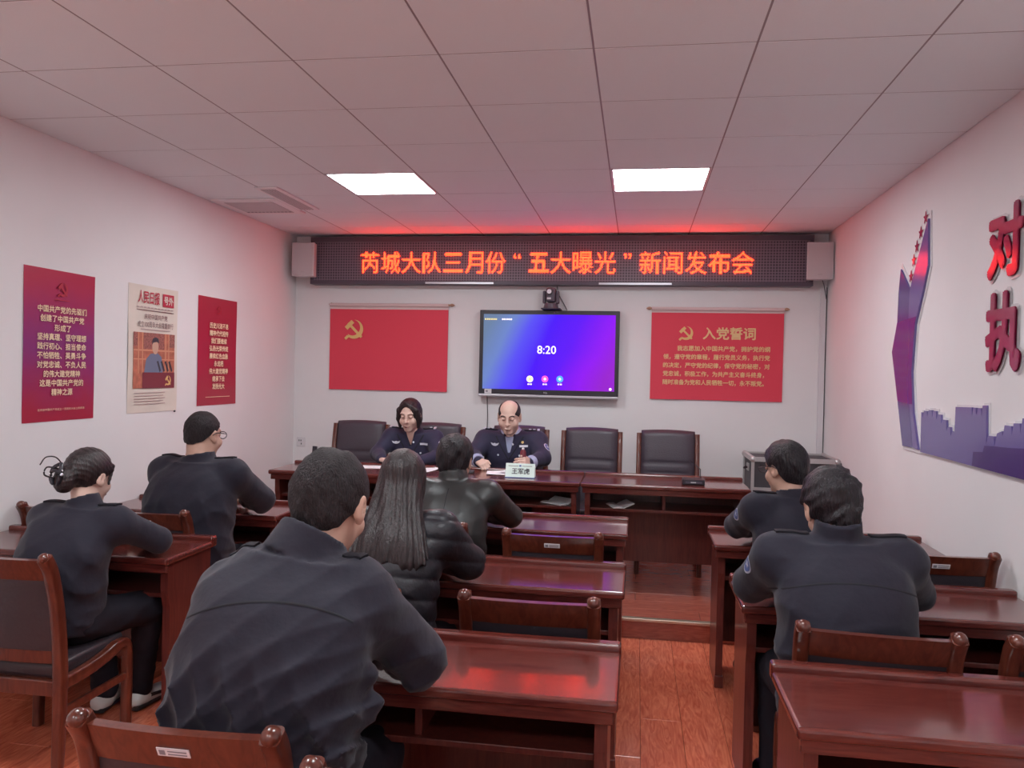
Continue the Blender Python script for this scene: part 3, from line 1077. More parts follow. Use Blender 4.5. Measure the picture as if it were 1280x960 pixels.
# ------------------------------------------------------------------ flags hung from rods
for x0, x1, z0, z1, rx0, rx1, zr, lab_, oath in (
        (-2.832, -1.708, 1.434, 2.182, -2.846, -1.648, 2.221, 'plain red flag with gold hammer and sickle hung left of the screen', False),
        (0.110, 1.222, 1.420, 2.178, 0.063, 1.267, 2.210, 'red banner with gold oath lettering hung right of the screen', True)):
    fo = Vector(((x0 + x1) / 2, YF, zr))
    F = empty('flag', fo, 0, lab_, 'flag', 'red flags on the front wall')

    def fr(p):
        return Vector(p) - fo
    # gently waved cloth
    b = B()
    n = 28
    gridv = []
    for side in (0, 1):
        rows = []
        for j in range(9):
            row = []
            for i in range(n + 1):
                u, v = i / n, j / 8
                yy = YF - 0.016 - 0.004 * math.sin(u * 11 + x0) * v + side * 0.003
                row.append(b.bm.verts.new(fr((x0 + (x1 - x0) * u, yy, z1 + (z0 - z1) * v))))
            rows.append(row)
        gridv.append(rows)
    for rows in gridv:
        for j in range(8):
            for i in range(n):
                b.bm.faces.new((rows[j][i], rows[j][i + 1], rows[j + 1][i + 1], rows[j + 1][i]))
    A, D = gridv
    for i in range(n):
        b.bm.faces.new((A[0][i], A[0][i + 1], D[0][i + 1], D[0][i]))
        b.bm.faces.new((A[8][i], A[8][i + 1], D[8][i + 1], D[8][i]))
    for j in range(8):
        b.bm.faces.new((A[j][0], A[j + 1][0], D[j + 1][0], D[j][0]))
        b.bm.faces.new((A[j][n], A[j + 1][n], D[j + 1][n], D[j][n]))
    cloth = smooth_obj(b.obj('cloth', 'flag_red', F), 60)
    smooth_obj(B().tube([fr((x0, YF - 0.022, zr - 0.004)), fr((x1, YF - 0.022, zr - 0.004))], 0.017, 12).obj('sleeve', 'flag_sleeve', F))
    B().box(fr((x0, YF - 0.019, z1 - 0.004)), fr((x1, YF - 0.015, zr - 0.010))).obj('sleeve_hem', 'flag_sleeve', F)
    smooth_obj(B().tube([fr((rx0 + 0.04, YF - 0.022, zr)), fr((rx1 - 0.04, YF - 0.022, zr))], 0.009, 10).obj('rod', 'rod_brass', F))
    for xx, s in ((rx0, -1), (rx1, 1)):
        smooth_obj(B().tube([fr((xx - s * 0.045, YF - 0.022, zr)), fr((xx - s * 0.03, YF - 0.022, zr)), fr((xx - s * 0.015, YF - 0.022, zr)), fr((xx, YF - 0.022, zr))],
                            [0.007, 0.015, 0.012, 0.002], 10).obj('finial', 'rod_brass', F))
    yF = YF - 0.0225
    if not oath:
        emblem('emblem', 'gold', cloth, fr((-2.600, yF, 1.996)), X_, Z_, 0.20)
    else:
        emblem('emblem', 'gold', cloth, fr((0.405, yF, 2.000)), X_, Z_, 0.135)
        lettering('title', '入党誓词', 'gold_text', cloth, fr((0.770, yF, 1.998)), X_, Z_, width=0.437, height=0.102, bold=0.003)
        rows = ['我志愿加入中国共产党，拥护党的纲', '领，遵守党的章程，履行党员义务，执行党', '的决定，严守党的纪律，保守党的秘密，对',
                '党忠诚，积极工作，为共产主义奋斗终身，', '随时准备为党和人民牺牲一切，永不叛党。']
        for q, s in enumerate(rows):
            xa = 0.335 if q == 0 else 0.218
            wd = 1.112 - xa - (0.045 if q > 2 else 0)
            lettering('oath_line', s, 'gold_text', cloth, fr((xa + wd / 2, yF, 1.866 - q * 0.0735)), X_, Z_, width=wd, height=0.046, bold=0.0012)

# ------------------------------------------------------------------ posters on the left wall (reading direction +y, facing +x)


def poster(name, y0, y1, z0, z1, m, lab_, curl=0.004):
    po = Vector((XL, (y0 + y1) / 2, (z0 + z1) / 2))
    p = empty(name, po, 0, lab_, 'poster', 'posters on the left wall')
    b = B()
    n, k = 8, 12
    R = []
    for side in (0, 1):
        rows = []
        for j in range(k + 1):
            row = []
            for i in range(n + 1):
                u, v = i / n, j / k
                wv = curl * (0.5 + 0.5 * math.sin(v * 7 + u * 2 + y0)) * (0.3 + abs(u - 0.5)) + 0.0025
                row.append(b.bm.verts.new(Vector((XL + wv - side * 0.0008, y0 + (y1 - y0) * u, z0 + (z1 - z0) * v)) - po))
            rows.append(row)
        R.append(rows)
    for rows in R:
        for j in range(k):
            for i in range(n):
                b.bm.faces.new((rows[j][i], rows[j][i + 1], rows[j + 1][i + 1], rows[j + 1][i]))
    for j in range(k):
        for i in (0, n):
            b.bm.faces.new((R[0][j][i], R[0][j + 1][i], R[1][j + 1][i], R[1][j][i]))
    for i in range(n):
        for j in (0, k):
            b.bm.faces.new((R[0][j][i], R[0][j][i + 1], R[1][j][i + 1], R[1][j][i]))
    sheet = smooth_obj(b.obj('sheet', m, p), 60)
    return p, sheet, (lambda q: Vector(q) - po)


LX = XL + 0.0085
p, sh, pf = poster('poster', 3.777, 4.337, 1.300, 2.132, 'poster_violet', 'large violet-red poster of cream Chinese lines, nearest on the left wall')
lines = ['中国共产党的先驱们', '创建了中国共产党', '形成了', '坚持真理、坚守理想', '践行初心、担当使命', '不怕牺牲、英勇斗争', '对党忠诚、不负人民', '的伟大建党精神', '这是中国共产党的', '精神之源']
for q, s in enumerate(lines):
    wd = {9: 0.385, 8: 0.345, 7: 0.285, 4: 0.165, 3: 0.13}[len(s)]
    lettering('poster_line', s, 'cream_text', sh, pf((LX, 4.065, 1.915 - q * 0.0505)), Y_, Z_, width=wd, height=0.037, bold=0.001)
lettering('small_line', '在庆祝中国共产党成立一百周年大会上的讲话', 'cream_text', sh, pf((LX, 4.065, 1.365)), Y_, Z_, width=0.37, height=0.013)
emblem('emblem', 'ink_red', sh, pf((LX, 4.06, 2.03)), Y_, Z_, 0.09)
B().box(pf((LX, 4.0, 1.967)), pf((LX + 0.001, 4.12, 1.971))).obj('rule', 'ink_red', sh)
p, sh, pf = poster('poster', 5.472, 6.043, 1.328, 2.140, 'poster_red', 'crimson poster of cream Chinese lines, farthest on the left wall')
lines = ['历史川流不息', '精神代代相传', '我们要继续', '弘扬光荣传统', '赓续红色血脉', '永远把', '伟大建党精神', '继承下去', '发扬光大']
for q, s in enumerate(lines):
    wd = {6: 0.275, 5: 0.23, 3: 0.135, 4: 0.18}[len(s)]
    lettering('poster_line', s, 'cream_text', sh, pf((LX, 5.765, 1.930 - q * 0.0575)), Y_, Z_, width=wd, height=0.042, bold=0.0015)
B().box(pf((LX, 5.58, 1.388)), pf((LX + 0.001, 5.94, 1.392))).obj('rule', 'cream_text', sh)
emblem('emblem', 'ink_red', sh, pf((LX, 5.76, 2.05)), Y_, Z_, 0.07)

# newspaper front page
p, sh, pf = poster('newspaper_poster', 4.655, 5.203, 1.310, 2.138, 'paper_cream', 'cream newspaper front page poster with a colour picture, between the two red posters', 0.006)


def np_box(y0, y1, z0, z1, name, m, lift=0.0, th=0.0008, par=None):
    return B().box(pf((LX + lift, y0, z0)), pf((LX + lift + th, y1, z1))).obj(name, m, par or sh)


lettering('masthead', '人民日报', 'ink_red', sh, pf((LX, 4.865, 2.062)), Y_, Z_, width=0.235, height=0.080, bold=0.0012)
np_box(5.020, 5.150, 2.015, 2.100, 'masthead_block', 'ink_red')
lettering('masthead_block_text', '号外', 'paper_cream', sh, pf((LX + 0.0012, 5.085, 2.058)), Y_, Z_, width=0.105, height=0.056, bold=0.0015)
for q in range(11):
    np_box(4.735 + q * 0.038, 4.762 + q * 0.038, 1.992, 2.000, 'dateline', 'ink_faint')
np_box(4.735, 5.150, 1.976, 1.980, 'rule', 'ink_dark')
lettering('headline', '庆祝中国共产党', 'ink_dark', sh, pf((LX, 4.945, 1.937)), Y_, Z_, width=0.26, height=0.036)
lettering('headline', '成立100周年大会隆重举行', 'ink_dark', sh, pf((LX, 4.945, 1.886)), Y_, Z_, width=0.40, height=0.040)
np_box(4.78, 5.11, 1.850, 1.856, 'rule', 'ink_faint')
ph = np_box(4.705, 5.165, 1.468, 1.832, 'picture', 'photo_red')
np_box(4.81, 5.04, 1.725, 1.832, 'picture_lattice', 'photo_lattice', 0.0009, par=ph)
for a, c_ in ((4.705, 4.745), (5.10, 5.165)):
    np_box(a, c_, 1.74, 1.832, 'picture_lattice', 'photo_lattice', 0.0009, par=ph)
for a in (4.752, 4.795, 5.052, 5.090):
    np_box(a, a + 0.010, 1.565, 1.832, 'picture_pillar', 'photo_trim', 0.0009, par=ph)
np_box(4.705, 5.165, 1.712, 1.722, 'picture_beam', 'photo_trim', 0.0011, par=ph)
np_box(4.705, 5.165, 1.655, 1.662, 'picture_beam', 'photo_trim', 0.0011, par=ph)


def flat(poly, name, m, lift, par=ph):
    return B().prism([(a, c_) for a, c_ in poly], pf((LX + lift, 0, 0)), Y_, Z_, 0.0006).obj(name, m, par)


def circ(cy, cz, ry, rz, n=20):
    return [(cy + ry * math.cos(2 * PI * a / n), cz + rz * math.sin(2 * PI * a / n)) for a in range(n)]


flat([(4.815, 1.56), (4.840, 1.66), (4.885, 1.695), (4.965, 1.700), (5.01, 1.675), (5.03, 1.56)], 'picture_suit', 'photo_suit', 0.0018)
flat(circ(4.938, 1.742, 0.035, 0.050), 'picture_face', 'photo_skin', 0.0026)
flat([(4.898, 1.755), (4.905, 1.795), (4.94, 1.806), (4.972, 1.795), (4.976, 1.765), (4.955, 1.775), (4.915, 1.770)], 'picture_hair', 'photo_dark', 0.0034)
np_box(4.80, 5.165, 1.468, 1.572, 'picture_podium', 'photo_podium', 0.0020, par=ph)
for q in range(4):
    y = 4.955 + q * 0.045
    flat([(y, 1.645), (y + 0.018, 1.650), (y + 0.050, 1.585), (y + 0.036, 1.575)], 'picture_microphone', 'photo_dark', 0.0026)
emblem('picture_emblem', 'gold', ph, pf((LX + 0.0026, 5.085, 1.520)), Y_, Z_, 0.075)
for q in range(5):
    np_box(4.72, 5.06 - 0.02 * (q % 2), 1.436 - q * 0.018, 1.441 - q * 0.018, 'text_line', 'ink_faint')
B().ball(pf((XL + 0.004, 5.185, 1.305)), 0.008).obj('pin', 'black_plastic', p)

# ------------------------------------------------------------------ right wall lettering and cut-outs (reading direction -y, facing -x)
def rw(poly, lift, thick, name, m, par, org):
    # poly in (y, z)
    return B().prism([(-(y - org[1]), z - org[2]) for y, z in poly], (XR - lift - org[0], 0, 0), (0, -1, 0), Z_, thick).obj(name, m, par)


def grow(poly, d):
    """outline pushed outwards by d"""
    n = len(poly)
    P = [np.array(p) for p in poly]
    area = sum(P[i][0] * P[(i + 1) % n][1] - P[(i + 1) % n][0] * P[i][1] for i in range(n))
    s = 1 if area > 0 else -1
    out = []
    for i in range(n):
        a, b_, c_ = P[i - 1], P[i], P[(i + 1) % n]
        e1, e2 = (b_ - a) / np.linalg.norm(b_ - a), (c_ - b_) / np.linalg.norm(c_ - b_)
        n1, n2 = np.array([e1[1], -e1[0]]) * s, np.array([e2[1], -e2[0]]) * s
        m_ = n1 + n2
        L = np.linalg.norm(m_)
        m_ = m_ / max(L, 1e-6)
        k = d / max(0.45, m_.dot(n1))
        out.append(tuple(b_ + m_ * k))
    return out


ribL = [(5.180, 2.296), (5.000, 2.150), (5.020, 1.95), (5.005, 1.60), (4.93, 1.40), (4.885, 1.245), (5.060, 1.240), (5.175, 1.510), (5.305, 1.800), (5.220, 1.965), (5.210, 2.150)]
ribR = [(5.000, 2.150), (4.730, 2.515), (4.712, 2.255), (4.785, 2.12), (4.893, 1.945), (4.930, 1.675), (4.886, 1.440), (4.785, 1.240), (4.875, 1.245), (4.92, 1.40), (4.995, 1.60), (5.010, 1.95)]
org = (XR, 4.95, 1.24)
RB = empty('ribbon_cutout', org, 0, 'tall purple ribbon-like wall cut-out with pointed tips on the right wall', 'wall decoration')
whole = [(5.180, 2.296), (5.000, 2.150), (4.730, 2.515), (4.712, 2.255), (4.785, 2.12), (4.893, 1.945), (4.930, 1.675), (4.886, 1.440), (4.785, 1.240),
         (5.060, 1.240), (5.175, 1.510), (5.305, 1.800), (5.220, 1.965), (5.210, 2.150)]
rw(grow(whole, 0.020), 0.0005, 0.006, 'backing', 'acrylic_white', RB, org)
rw(ribL, 0.0065, 0.010, 'left_blade', 'purple_deep', RB, org)
rw(ribR, 0.0065, 0.012, 'right_blade', 'purple_mid', RB, org)
rw([(5.217, 1.975), (5.018, 1.985), (5.006, 1.60), (4.965, 1.490), (5.168, 1.500), (5.302, 1.80)], 0.0165, 0.001, 'violet_band', 'purple_violet', RB, org)
rw([(5.012, 1.985), (4.872, 1.990), (4.893, 1.945), (4.928, 1.675), (4.896, 1.490), (4.955, 1.490), (4.998, 1.60), (5.012, 1.95)], 0.0185, 0.001, 'violet_band', 'purple_violet', RB, org)
for k, (y, z) in enumerate(((4.800, 2.533), (4.872, 2.462), (4.932, 2.393), (4.978, 2.320), (5.018, 2.232))):
    so = (XR, y, z)
    s_ = empty('wall_star', so, 0, 'small red star on the right wall beside the purple ribbon, %s from the top' % ('first', 'second', 'third', 'fourth', 'fifth')[k], 'star', 'red wall stars')
    star = [((0.036 if q % 2 == 0 else 0.015) * math.sin(q * PI / 5), (0.036 if q % 2 == 0 else 0.015) * math.cos(q * PI / 5)) for q in range(10)]
    rw([(y + a, z + c_) for a, c_ in grow(star, 0.004)], 0.0005, 0.004, 'backing', 'acrylic_white', s_, so)
    rw([(y + a, z + c_) for a, c_ in star], 0.0045, 0.004, 'star_face', 'char_red', s_, so)

sky = [(4.752, 1.232), (4.755, 1.452), (4.735, 1.452), (4.730, 1.418), (4.712, 1.462), (4.665, 1.462), (4.655, 1.432), (4.640, 1.468), (4.590, 1.470),
       (4.585, 1.428), (4.575, 1.468), (4.530, 1.468), (4.525, 1.420), (4.505, 1.452), (4.462, 1.452), (4.455, 1.405), (4.440, 1.428), (4.385, 1.428),
       (4.378, 1.372), (4.362, 1.396), (4.330, 1.396), (4.322, 1.350), (4.305, 1.378), (4.275, 1.378), (4.270, 1.500), (4.075, 1.505), (4.070, 1.462),
       (4.060, 1.505), (4.030, 1.505), (4.022, 1.470), (4.010, 1.505), (3.972, 1.505), (3.966, 1.466), (3.955, 1.518), (3.918, 1.520), (3.905, 1.345), (3.890, 1.385),
       (3.830, 1.387), (3.822, 1.342), (3.800, 1.402), (3.750, 1.415), (3.742, 1.392), (3.728, 1.442), (3.665, 1.442), (3.658, 1.402), (3.645, 1.455), (3.590, 1.458),
       (3.582, 1.415), (3.568, 1.480), (3.48, 1.480), (3.47, 1.42), (3.46, 1.55), (3.30, 1.55), (3.295, 1.46), (3.20, 1.46), (3.19, 1.40), (3.10, 1.40), (3.09, 1.232)]
org = (XR, 3.9, 1.232)
SKY = empty('skyline_cutout', org, 0, 'wide purple city skyline cut-out along the right wall', 'wall decoration')
rw(grow(sky, 0.011), 0.0005, 0.006, 'backing', 'acrylic_white', SKY, org)
rw(sky, 0.0065, 0.010, 'rear_skyline', 'purple_mid', SKY, org)
rw([(4.045, 1.234), (4.035, 1.300), (3.93, 1.308), (3.915, 1.338), (3.80, 1.345), (3.66, 1.350), (3.50, 1.362), (3.3, 1.375), (3.20, 1.36), (3.094, 1.36), (3.094, 1.234)], 0.0165, 0.004, 'front_skyline', 'purple_dark', SKY, org)

for ch, yc, zc, w_, h_, lab_ in (('对', 3.783, 2.235, 0.315, 0.285, 'large red Chinese character on the right wall, upper of the two'),
                                 ('执', 3.783, 1.845, 0.315, 0.325, 'large red Chinese character on the right wall, lower of the two')):
    co = (XR, yc, zc)
    Cq = empty('wall_character', co, 0, lab_, 'lettering', 'red wall characters')
    lettering('white_outline', ch, 'acrylic_white', Cq, (-0.003, 0, 0), (0, -1, 0), Z_, width=w_, height=h_, bold=0.026)
    lettering('white_outline', ch, 'acrylic_white', Cq, (-0.0012, 0, 0), (0, -1, 0), Z_, width=w_ + 0.02, height=h_ + 0.02, bold=0.020)
    for q in range(4):
        lettering('character_face', ch, 'char_red', Cq, (-0.008 - q * 0.0022, 0, 0), (0, -1, 0), Z_, width=w_, height=h_, bold=0.014)

# wall socket
SK = empty('wall_socket', (-3.10, YF, 0.934), 0, 'small white wall socket low on the front wall by the left corner', 'socket')
B().box((-0.043, -0.009, -0.043), (0.043, -0.0005, 0.043), 0.003).obj('plate', 'speaker_white', SK)
for a, c_ in ((-0.018, 0.012), (0.0, 0.012), (0.004, -0.018)):
    B().box((a - 0.004, -0.0105, c_ - 0.008), (a + 0.004, -0.009, c_ + 0.008)).obj('slot', 'black_plastic', SK)

# ------------------------------------------------------------------ flight case in the right corner
co = Vector((1.225, 6.78, DAIS_Z))
FC = empty('flight_case', co, 0, 'black equipment flight case with aluminium edges standing in the right front corner', 'flight case')
hx, hy, hz = 0.315, 0.24, 0.87
B().box((-hx, -hy, 0.05), (hx, hy, hz), 0.004).obj('body', 'case_black', FC)
for sx in (-1, 1):
    for sy_ in (-1, 1):
        B().box((sx * hx - 0.011, sy_ * hy - 0.011, 0.05), (sx * hx + 0.011, sy_ * hy + 0.011, hz)).obj('corner_edge', 'aluminium', FC)
        smooth_obj(B().ball((sx * hx, sy_ * hy, hz - 0.005), 0.026, 12, 8).obj('ball_corner', 'aluminium', FC))
        smooth_obj(B().ball((sx * (hx - 0.05), sy_ * (hy - 0.05), 0.026), 0.026, 12, 8, (0.6, 1, 1)).obj('castor', 'black_plastic', FC))
for s in (-1, 1):
    B().box((-hx, s * hy - 0.015, hz - 0.022), (hx, s * hy + 0.015, hz + 0.012)).obj('top_edge', 'aluminium', FC)
    B().box((s * hx - 0.015, -hy, hz - 0.022), (s * hx + 0.015, hy, hz + 0.012)).obj('top_edge', 'aluminium', FC)
    B().box((-hx, s * hy - 0.017, 0.62), (hx, s * hy + 0.017, 0.645)).obj('lid_seam', 'aluminium', FC)
for z in (0.78, 0.40):
    lt = B().box((-hx - 0.012, -0.05, z - 0.03), (-hx + 0.001, 0.05, z + 0.03), 0.004).obj('latch', 'aluminium', FC)
    smooth_obj(B().tube(bez([(-hx - 0.012, -0.03, z), (-hx - 0.035, -0.02, z - 0.01), (-hx - 0.035, 0.02, z - 0.01), (-hx - 0.012, 0.03, z)], 4), 0.006, 8).obj('latch_handle', 'black_plastic', lt))
B().ball((0.17, -hy - 0.003, 0.72), 0.010).obj('rivet', 'aluminium', FC)
B().box((-0.04, -hy - 0.006, 0.30), (0.06, -hy + 0.001, 0.40), 0.003).obj('butterfly_latch', 'aluminium', FC)
c = B().tube(bez([(1.558, 6.50, 0.98), (1.558, 6.46, 0.90), (1.55, 6.35, 0.80), (1.555, 6.3, 0.5), (1.555, 6.3, DAIS_Z + 0.006)], 5), 0.005, 6).obj('case_cable', 'cable_grey')
tag(c, 'thin grey cable hanging down the right wall beside the flight case', 'cable')

# ------------------------------------------------------------------ things on the front desks
DT = DAIS_Z + 0.76
NPt = empty('nameplate', (-0.805, 5.668, DT), 0, 'pale green-white folded nameplate with black name on the middle front desk', 'nameplate')
pl = B().prism([(-0.045, 0.0), (0.045, 0.0), (0.008, 0.098), (-0.008, 0.098)], (-0.104, 0, 0), Y_, Z_, 0.208).obj('plate', 'plate_green', NPt)
nrm = Vector((0, -0.098, 0.037)).normalized()
up = Vector((0, 0.037, 0.098)).normalized()
lettering('name', '王军虎', 'photo_dark', pl, Vector((0.005, -0.0265, 0.046)) + nrm * 0.001, X_, up, width=0.125, height=0.042, bold=0.0009)
b = B()
for x0, x1 in ((-0.085, -0.014), (0.014, 0.085)):
    a = Vector((0, -0.0150, 0.080)) + nrm * 0.0015
    b.quad(a + Vector((x0, 0, 0)), a + Vector((x1, 0, 0)), a + Vector((x1, 0, 0)) + up * 0.003, a + Vector((x0, 0, 0)) + up * 0.003)
b.obj('ornament_line', 'ink_dark', pl)
b = B()
a = Vector((0, -0.0158, 0.077)) + nrm * 0.0015
b.quad(a + Vector((-0.007, 0, 0)), a + Vector((0.007, 0, 0)), a + Vector((0.007, 0, 0)) + up * 0.012, a + Vector((-0.007, 0, 0)) + up * 0.012)
b.obj('crest', 'badge_blue', pl)
B().box((-0.106, -0.047, 0.0), (0.106, 0.047, 0.006), 0.001).obj('base', 'badge_blue', NPt)


def sheet(x, y, z, w_, d_, rz, lab_, curl=0.012, name='paper_sheet', m='paper_white', group='papers on the front desks'):
    b = B()
    n = 10
    R = []
    for side in (0, 1):
        rows = []
        for j in range(n + 1):
            row = []
            for i in range(n + 1):
                u, v = i / n - 0.5, j / n - 0.5
                zz = 0.001 + curl * max(0, u + v - 0.25) ** 2 * 3 + curl * 0.25 * (math.sin(5 * u + 3 * v) + 1) * 0.3 - side * 0.0006
                row.append(b.bm.verts.new((u * w_, v * d_, zz)))
            rows.append(row)
        R.append(rows)
    for rows in R:
        for j in range(n):
            for i in range(n):
                b.bm.faces.new((rows[j][i], rows[j][i + 1], rows[j + 1][i + 1], rows[j + 1][i]))
    for i in range(n):
        for j in (0, n):
            b.bm.faces.new((R[0][j][i], R[0][j][i + 1], R[1][j][i + 1], R[1][j][i]))
            b.bm.faces.new((R[0][i][j], R[0][i + 1][j], R[1][i + 1][j], R[1][i][j]))
    o = smooth_obj(b.obj(name, m, None, (x, y, z), rz), 60)
    return tag(o, lab_, 'paper', group)


sheet(-1.98, 5.90, DT + 0.002, 0.30, 0.21, 0.3, 'white paper lying under the hands of the woman officer')
sheet(-1.57, 5.87, DT + 0.002, 0.21, 0.28, -0.2, 'white paper lying at the elbow of the woman officer')
sheet(-0.93, 5.845, DT + 0.003, 0.30, 0.22, 0.15, 'white paper being read by the balding officer, nearest his right hand', 0.03)
sheet(-0.86, 5.88, DT + 0.012, 0.21, 0.20, -0.35, 'white paper behind the nameplate under the other sheet', 0.02)
nb = B().box((-0.075, -0.05, 0.0), (0.075, 0.05, 0.018), 0.004).obj('notebook', 'case_black', None, (-1.245, 5.80, DT), 0.1)
tag(nb, 'small dark grey notebook on the front desk beside the balding officer', 'notebook')
# dark red flask held by the officer
FL = empty('flask', (-0.835, 5.995, DT), 0, 'slim dark red flask with pale knob held by the balding officer', 'flask')
smooth_obj(B().tube([(0, 0, 0), (0, 0, 0.004), (0, 0, 0.10), (0, 0, 0.155), (0, 0, 0.168)], [0.024, 0.026, 0.026, 0.021, 0.010], 20).obj('body', 'maroon_plastic', FL), 40)
smooth_obj(B().ball((0, 0, 0.172), 0.010).obj('knob', 'sticker_white', FL))
# black device
DV = empty('black_device', (0.395, 5.665, DT + 0.001), 0, 'flat black electronic device at the right end of the front desks', 'device')
B().box((-0.075, -0.055, 0.0), (0.075, 0.055, 0.040), 0.006).obj('body', 'black_plastic', DV)
B().box((-0.055, -0.0565, 0.012), (0.055, -0.055, 0.028)).obj('front_strip', 'led_frame', DV)
B().box((-0.02, -0.0575, 0.016), (0.015, -0.0565, 0.024)).obj('lettering_strip', 'vent_grey', DV)
smooth_obj(B().tube([(0.05, 0.04, 0.04), (0.05, 0.05, 0.10), (-0.02, 0.06, 0.16)], 0.0035, 6).obj('antenna', 'black_plastic', DV))
# dark upright stand at the left end
PS = empty('upright_stand', (-2.45, 5.90, DT), 0, 'small black upright holder at the left end of the front desks', 'holder')
B().box((-0.04, -0.035, 0.0), (0.04, 0.035, 0.010), 0.003).obj('base', 'black_plastic', PS)
B().box((-0.017, -0.010, 0.010), (0.017, 0.010, 0.145), 0.003, mtx=Matrix.Rotation(0.08, 4, 'Y')).obj('upright', 'black_plastic', PS)
# booklets on the shelf under the middle and right desks


def booklet(x, y, z, rz, lab_):
    r = empty('open_booklet', (x, y, z), rz, lab_, 'booklet', 'booklets on the desk shelf')
    for s in (-1, 1):
        pts = [(0, 0.0), (0.02, 0.010), (0.05, 0.012), (0.075, 0.004), (0.075, 0.001), (0.0, 0.0)]
        B().prism([(s * a, c_ + (0.03 * (a / 0.075) ** 2 if s > 0 else 0)) for a, c_ in pts[:-1]], (0, -0.10, 0.0005), X_, Z_, -0.20).obj('page_block', 'paper_white', r)
    return r


booklet(-0.54, 5.71, DAIS_Z + 0.582, 0.9, 'open white booklet on the shelf below the nameplate desk, left of two')
booklet(-0.10, 5.70, DAIS_Z + 0.582, 0.3, 'open white booklet on the shelf of the right front desk, right of two')

# ------------------------------------------------------------------ people: smooth blended solids turned into one continuous surface
f32 = np.float32


def nv(v):
    v = np.asarray(v, float)
    return v / max(1e-9, np.linalg.norm(v))


class Field:
    def __init__(self, lo, hi, h):
        self.h = h
        self.lo = np.asarray(lo, float)
        self.n = np.ceil((np.asarray(hi, float) - self.lo) / h).astype(int) + 1
        self.d = np.full(self.n, 0.5, f32)
        self.ax = [(self.lo[i] + h * np.arange(self.n[i])).astype(f32) for i in range(3)]

    def sub(self, lo, hi):
        a = np.clip(np.floor((np.asarray(lo) - self.lo) / self.h).astype(int), 0, self.n)
        b = np.clip(np.ceil((np.asarray(hi) - self.lo) / self.h).astype(int) + 1, 0, self.n)
        if (b <= a).any():
            return None
        sl = tuple(slice(a[i], b[i]) for i in range(3))
        return sl, self.ax[0][sl[0]][:, None, None], self.ax[1][sl[1]][None, :, None], self.ax[2][sl[2]][None, None, :]

    def add(self, prim, k=0.02, pad=None):
        lo, hi, fn = prim
        pd = (pad if pad is not None else max(0.012, k)) + 2 * self.h
        s = self.sub(np.asarray(lo) - pd, np.asarray(hi) + pd)
        if s is None:
            return
        sl, X, Y, Z = s
        b = fn(X, Y, Z)
        a = self.d[sl]
        if k <= 0:
            self.d[sl] = np.minimum(a, b)
        else:
            h = np.clip(0.5 + 0.5 * (b - a) / k, 0, 1)
            self.d[sl] = (b + (a - b) * h - k * h * (1 - h)).astype(f32)

    def cut(self, prim, k=0.006):
        """carve prim away"""
        lo, hi, fn = prim
        s = self.sub(np.asarray(lo) - 0.02, np.asarray(hi) + 0.02)
        if s is None:
            return
        sl, X, Y, Z = s
        b = -fn(X, Y, Z)
        a = self.d[sl]
        h = np.clip(0.5 - 0.5 * (b - a) / k, 0, 1)
        self.d[sl] = (b + (a - b) * h + k * h * (1 - h)).astype(f32)

    def keep(self, fn, k=0.01):
        """intersect with fn < 0"""
        X, Y, Z = self.ax[0][:, None, None], self.ax[1][None, :, None], self.ax[2][None, None, :]
        b = fn(X, Y, Z)
        a = self.d
        h = np.clip(0.5 - 0.5 * (b - a) / k, 0, 1)
        self.d = (b + (a - b) * h + k * h * (1 - h)).astype(f32)

    def displace(self, fn, band=0.04):
        m = np.abs(self.d) < band
        I = np.nonzero(m)
        P = np.stack([self.ax[i][I[i]] for i in range(3)], 1)
        self.d[I] += fn(P).astype(f32)

    def mesh(self, org):
        d = self.d
        n = self.n
        s = d < 0
        c = np.zeros((n[0] - 1, n[1] - 1, n[2] - 1), np.uint8)
        for i in (0, 1):
            for j in (0, 1):
                for k in (0, 1):
                    c += s[i:n[0] - 1 + i, j:n[1] - 1 + j, k:n[2] - 1 + k]
        A = np.nonzero((c > 0) & (c < 8))
        m = len(A[0])
        idx = np.full(c.shape, -1, np.int32)
        idx[A] = np.arange(m)
        acc = np.zeros((m, 3))
        cnt = np.zeros(m)
        cor = [(i, j, k) for i in (0, 1) for j in (0, 1) for k in (0, 1)]
        val = {q: d[A[0] + q[0], A[1] + q[1], A[2] + q[2]] for q in cor}
        for q in cor:
            for ax in range(3):
                if q[ax] == 0:
                    r = list(q)
                    r[ax] = 1
                    a, b = val[q], val[tuple(r)]
                    x = (a < 0) != (b < 0)
                    t = np.where(x, a / np.where(x, a - b, 1), 0)
                    p = np.tile(np.array(q, float), (m, 1))
                    p[:, ax] += t
                    acc += p * x[:, None]
                    cnt += x
        P = (np.stack(A, 1) + acc / cnt[:, None]) * self.h + self.lo - np.asarray(org)
        F = []
        for ax in range(3):
            o1, o2 = (ax + 1) % 3, (ax + 2) % 3
            sa = [slice(None)] * 3
            sb = [slice(None)] * 3
            sa[ax] = slice(0, n[ax] - 1)
            sb[ax] = slice(1, n[ax])
            a, b = s[tuple(sa)], s[tuple(sb)]
            x = a != b
            I = np.stack(np.nonzero(x), 1)
            I = I[(I[:, o1] > 0) & (I[:, o2] > 0) & (I[:, o1] < n[o1] - 1) & (I[:, o2] < n[o2] - 1)]
            ins = a[tuple(I.T)]
            q = []
            for d1, d2 in ((-1, -1), (0, -1), (0, 0), (-1, 0)):
                J = I.copy()
                J[:, o1] += d1
                J[:, o2] += d2
                q.append(idx[tuple(J.T)])
            q = np.stack(q, 1)
            q[~ins] = q[~ins][:, ::-1]
            F.append(q)
        F = np.vstack(F)
        return P, F


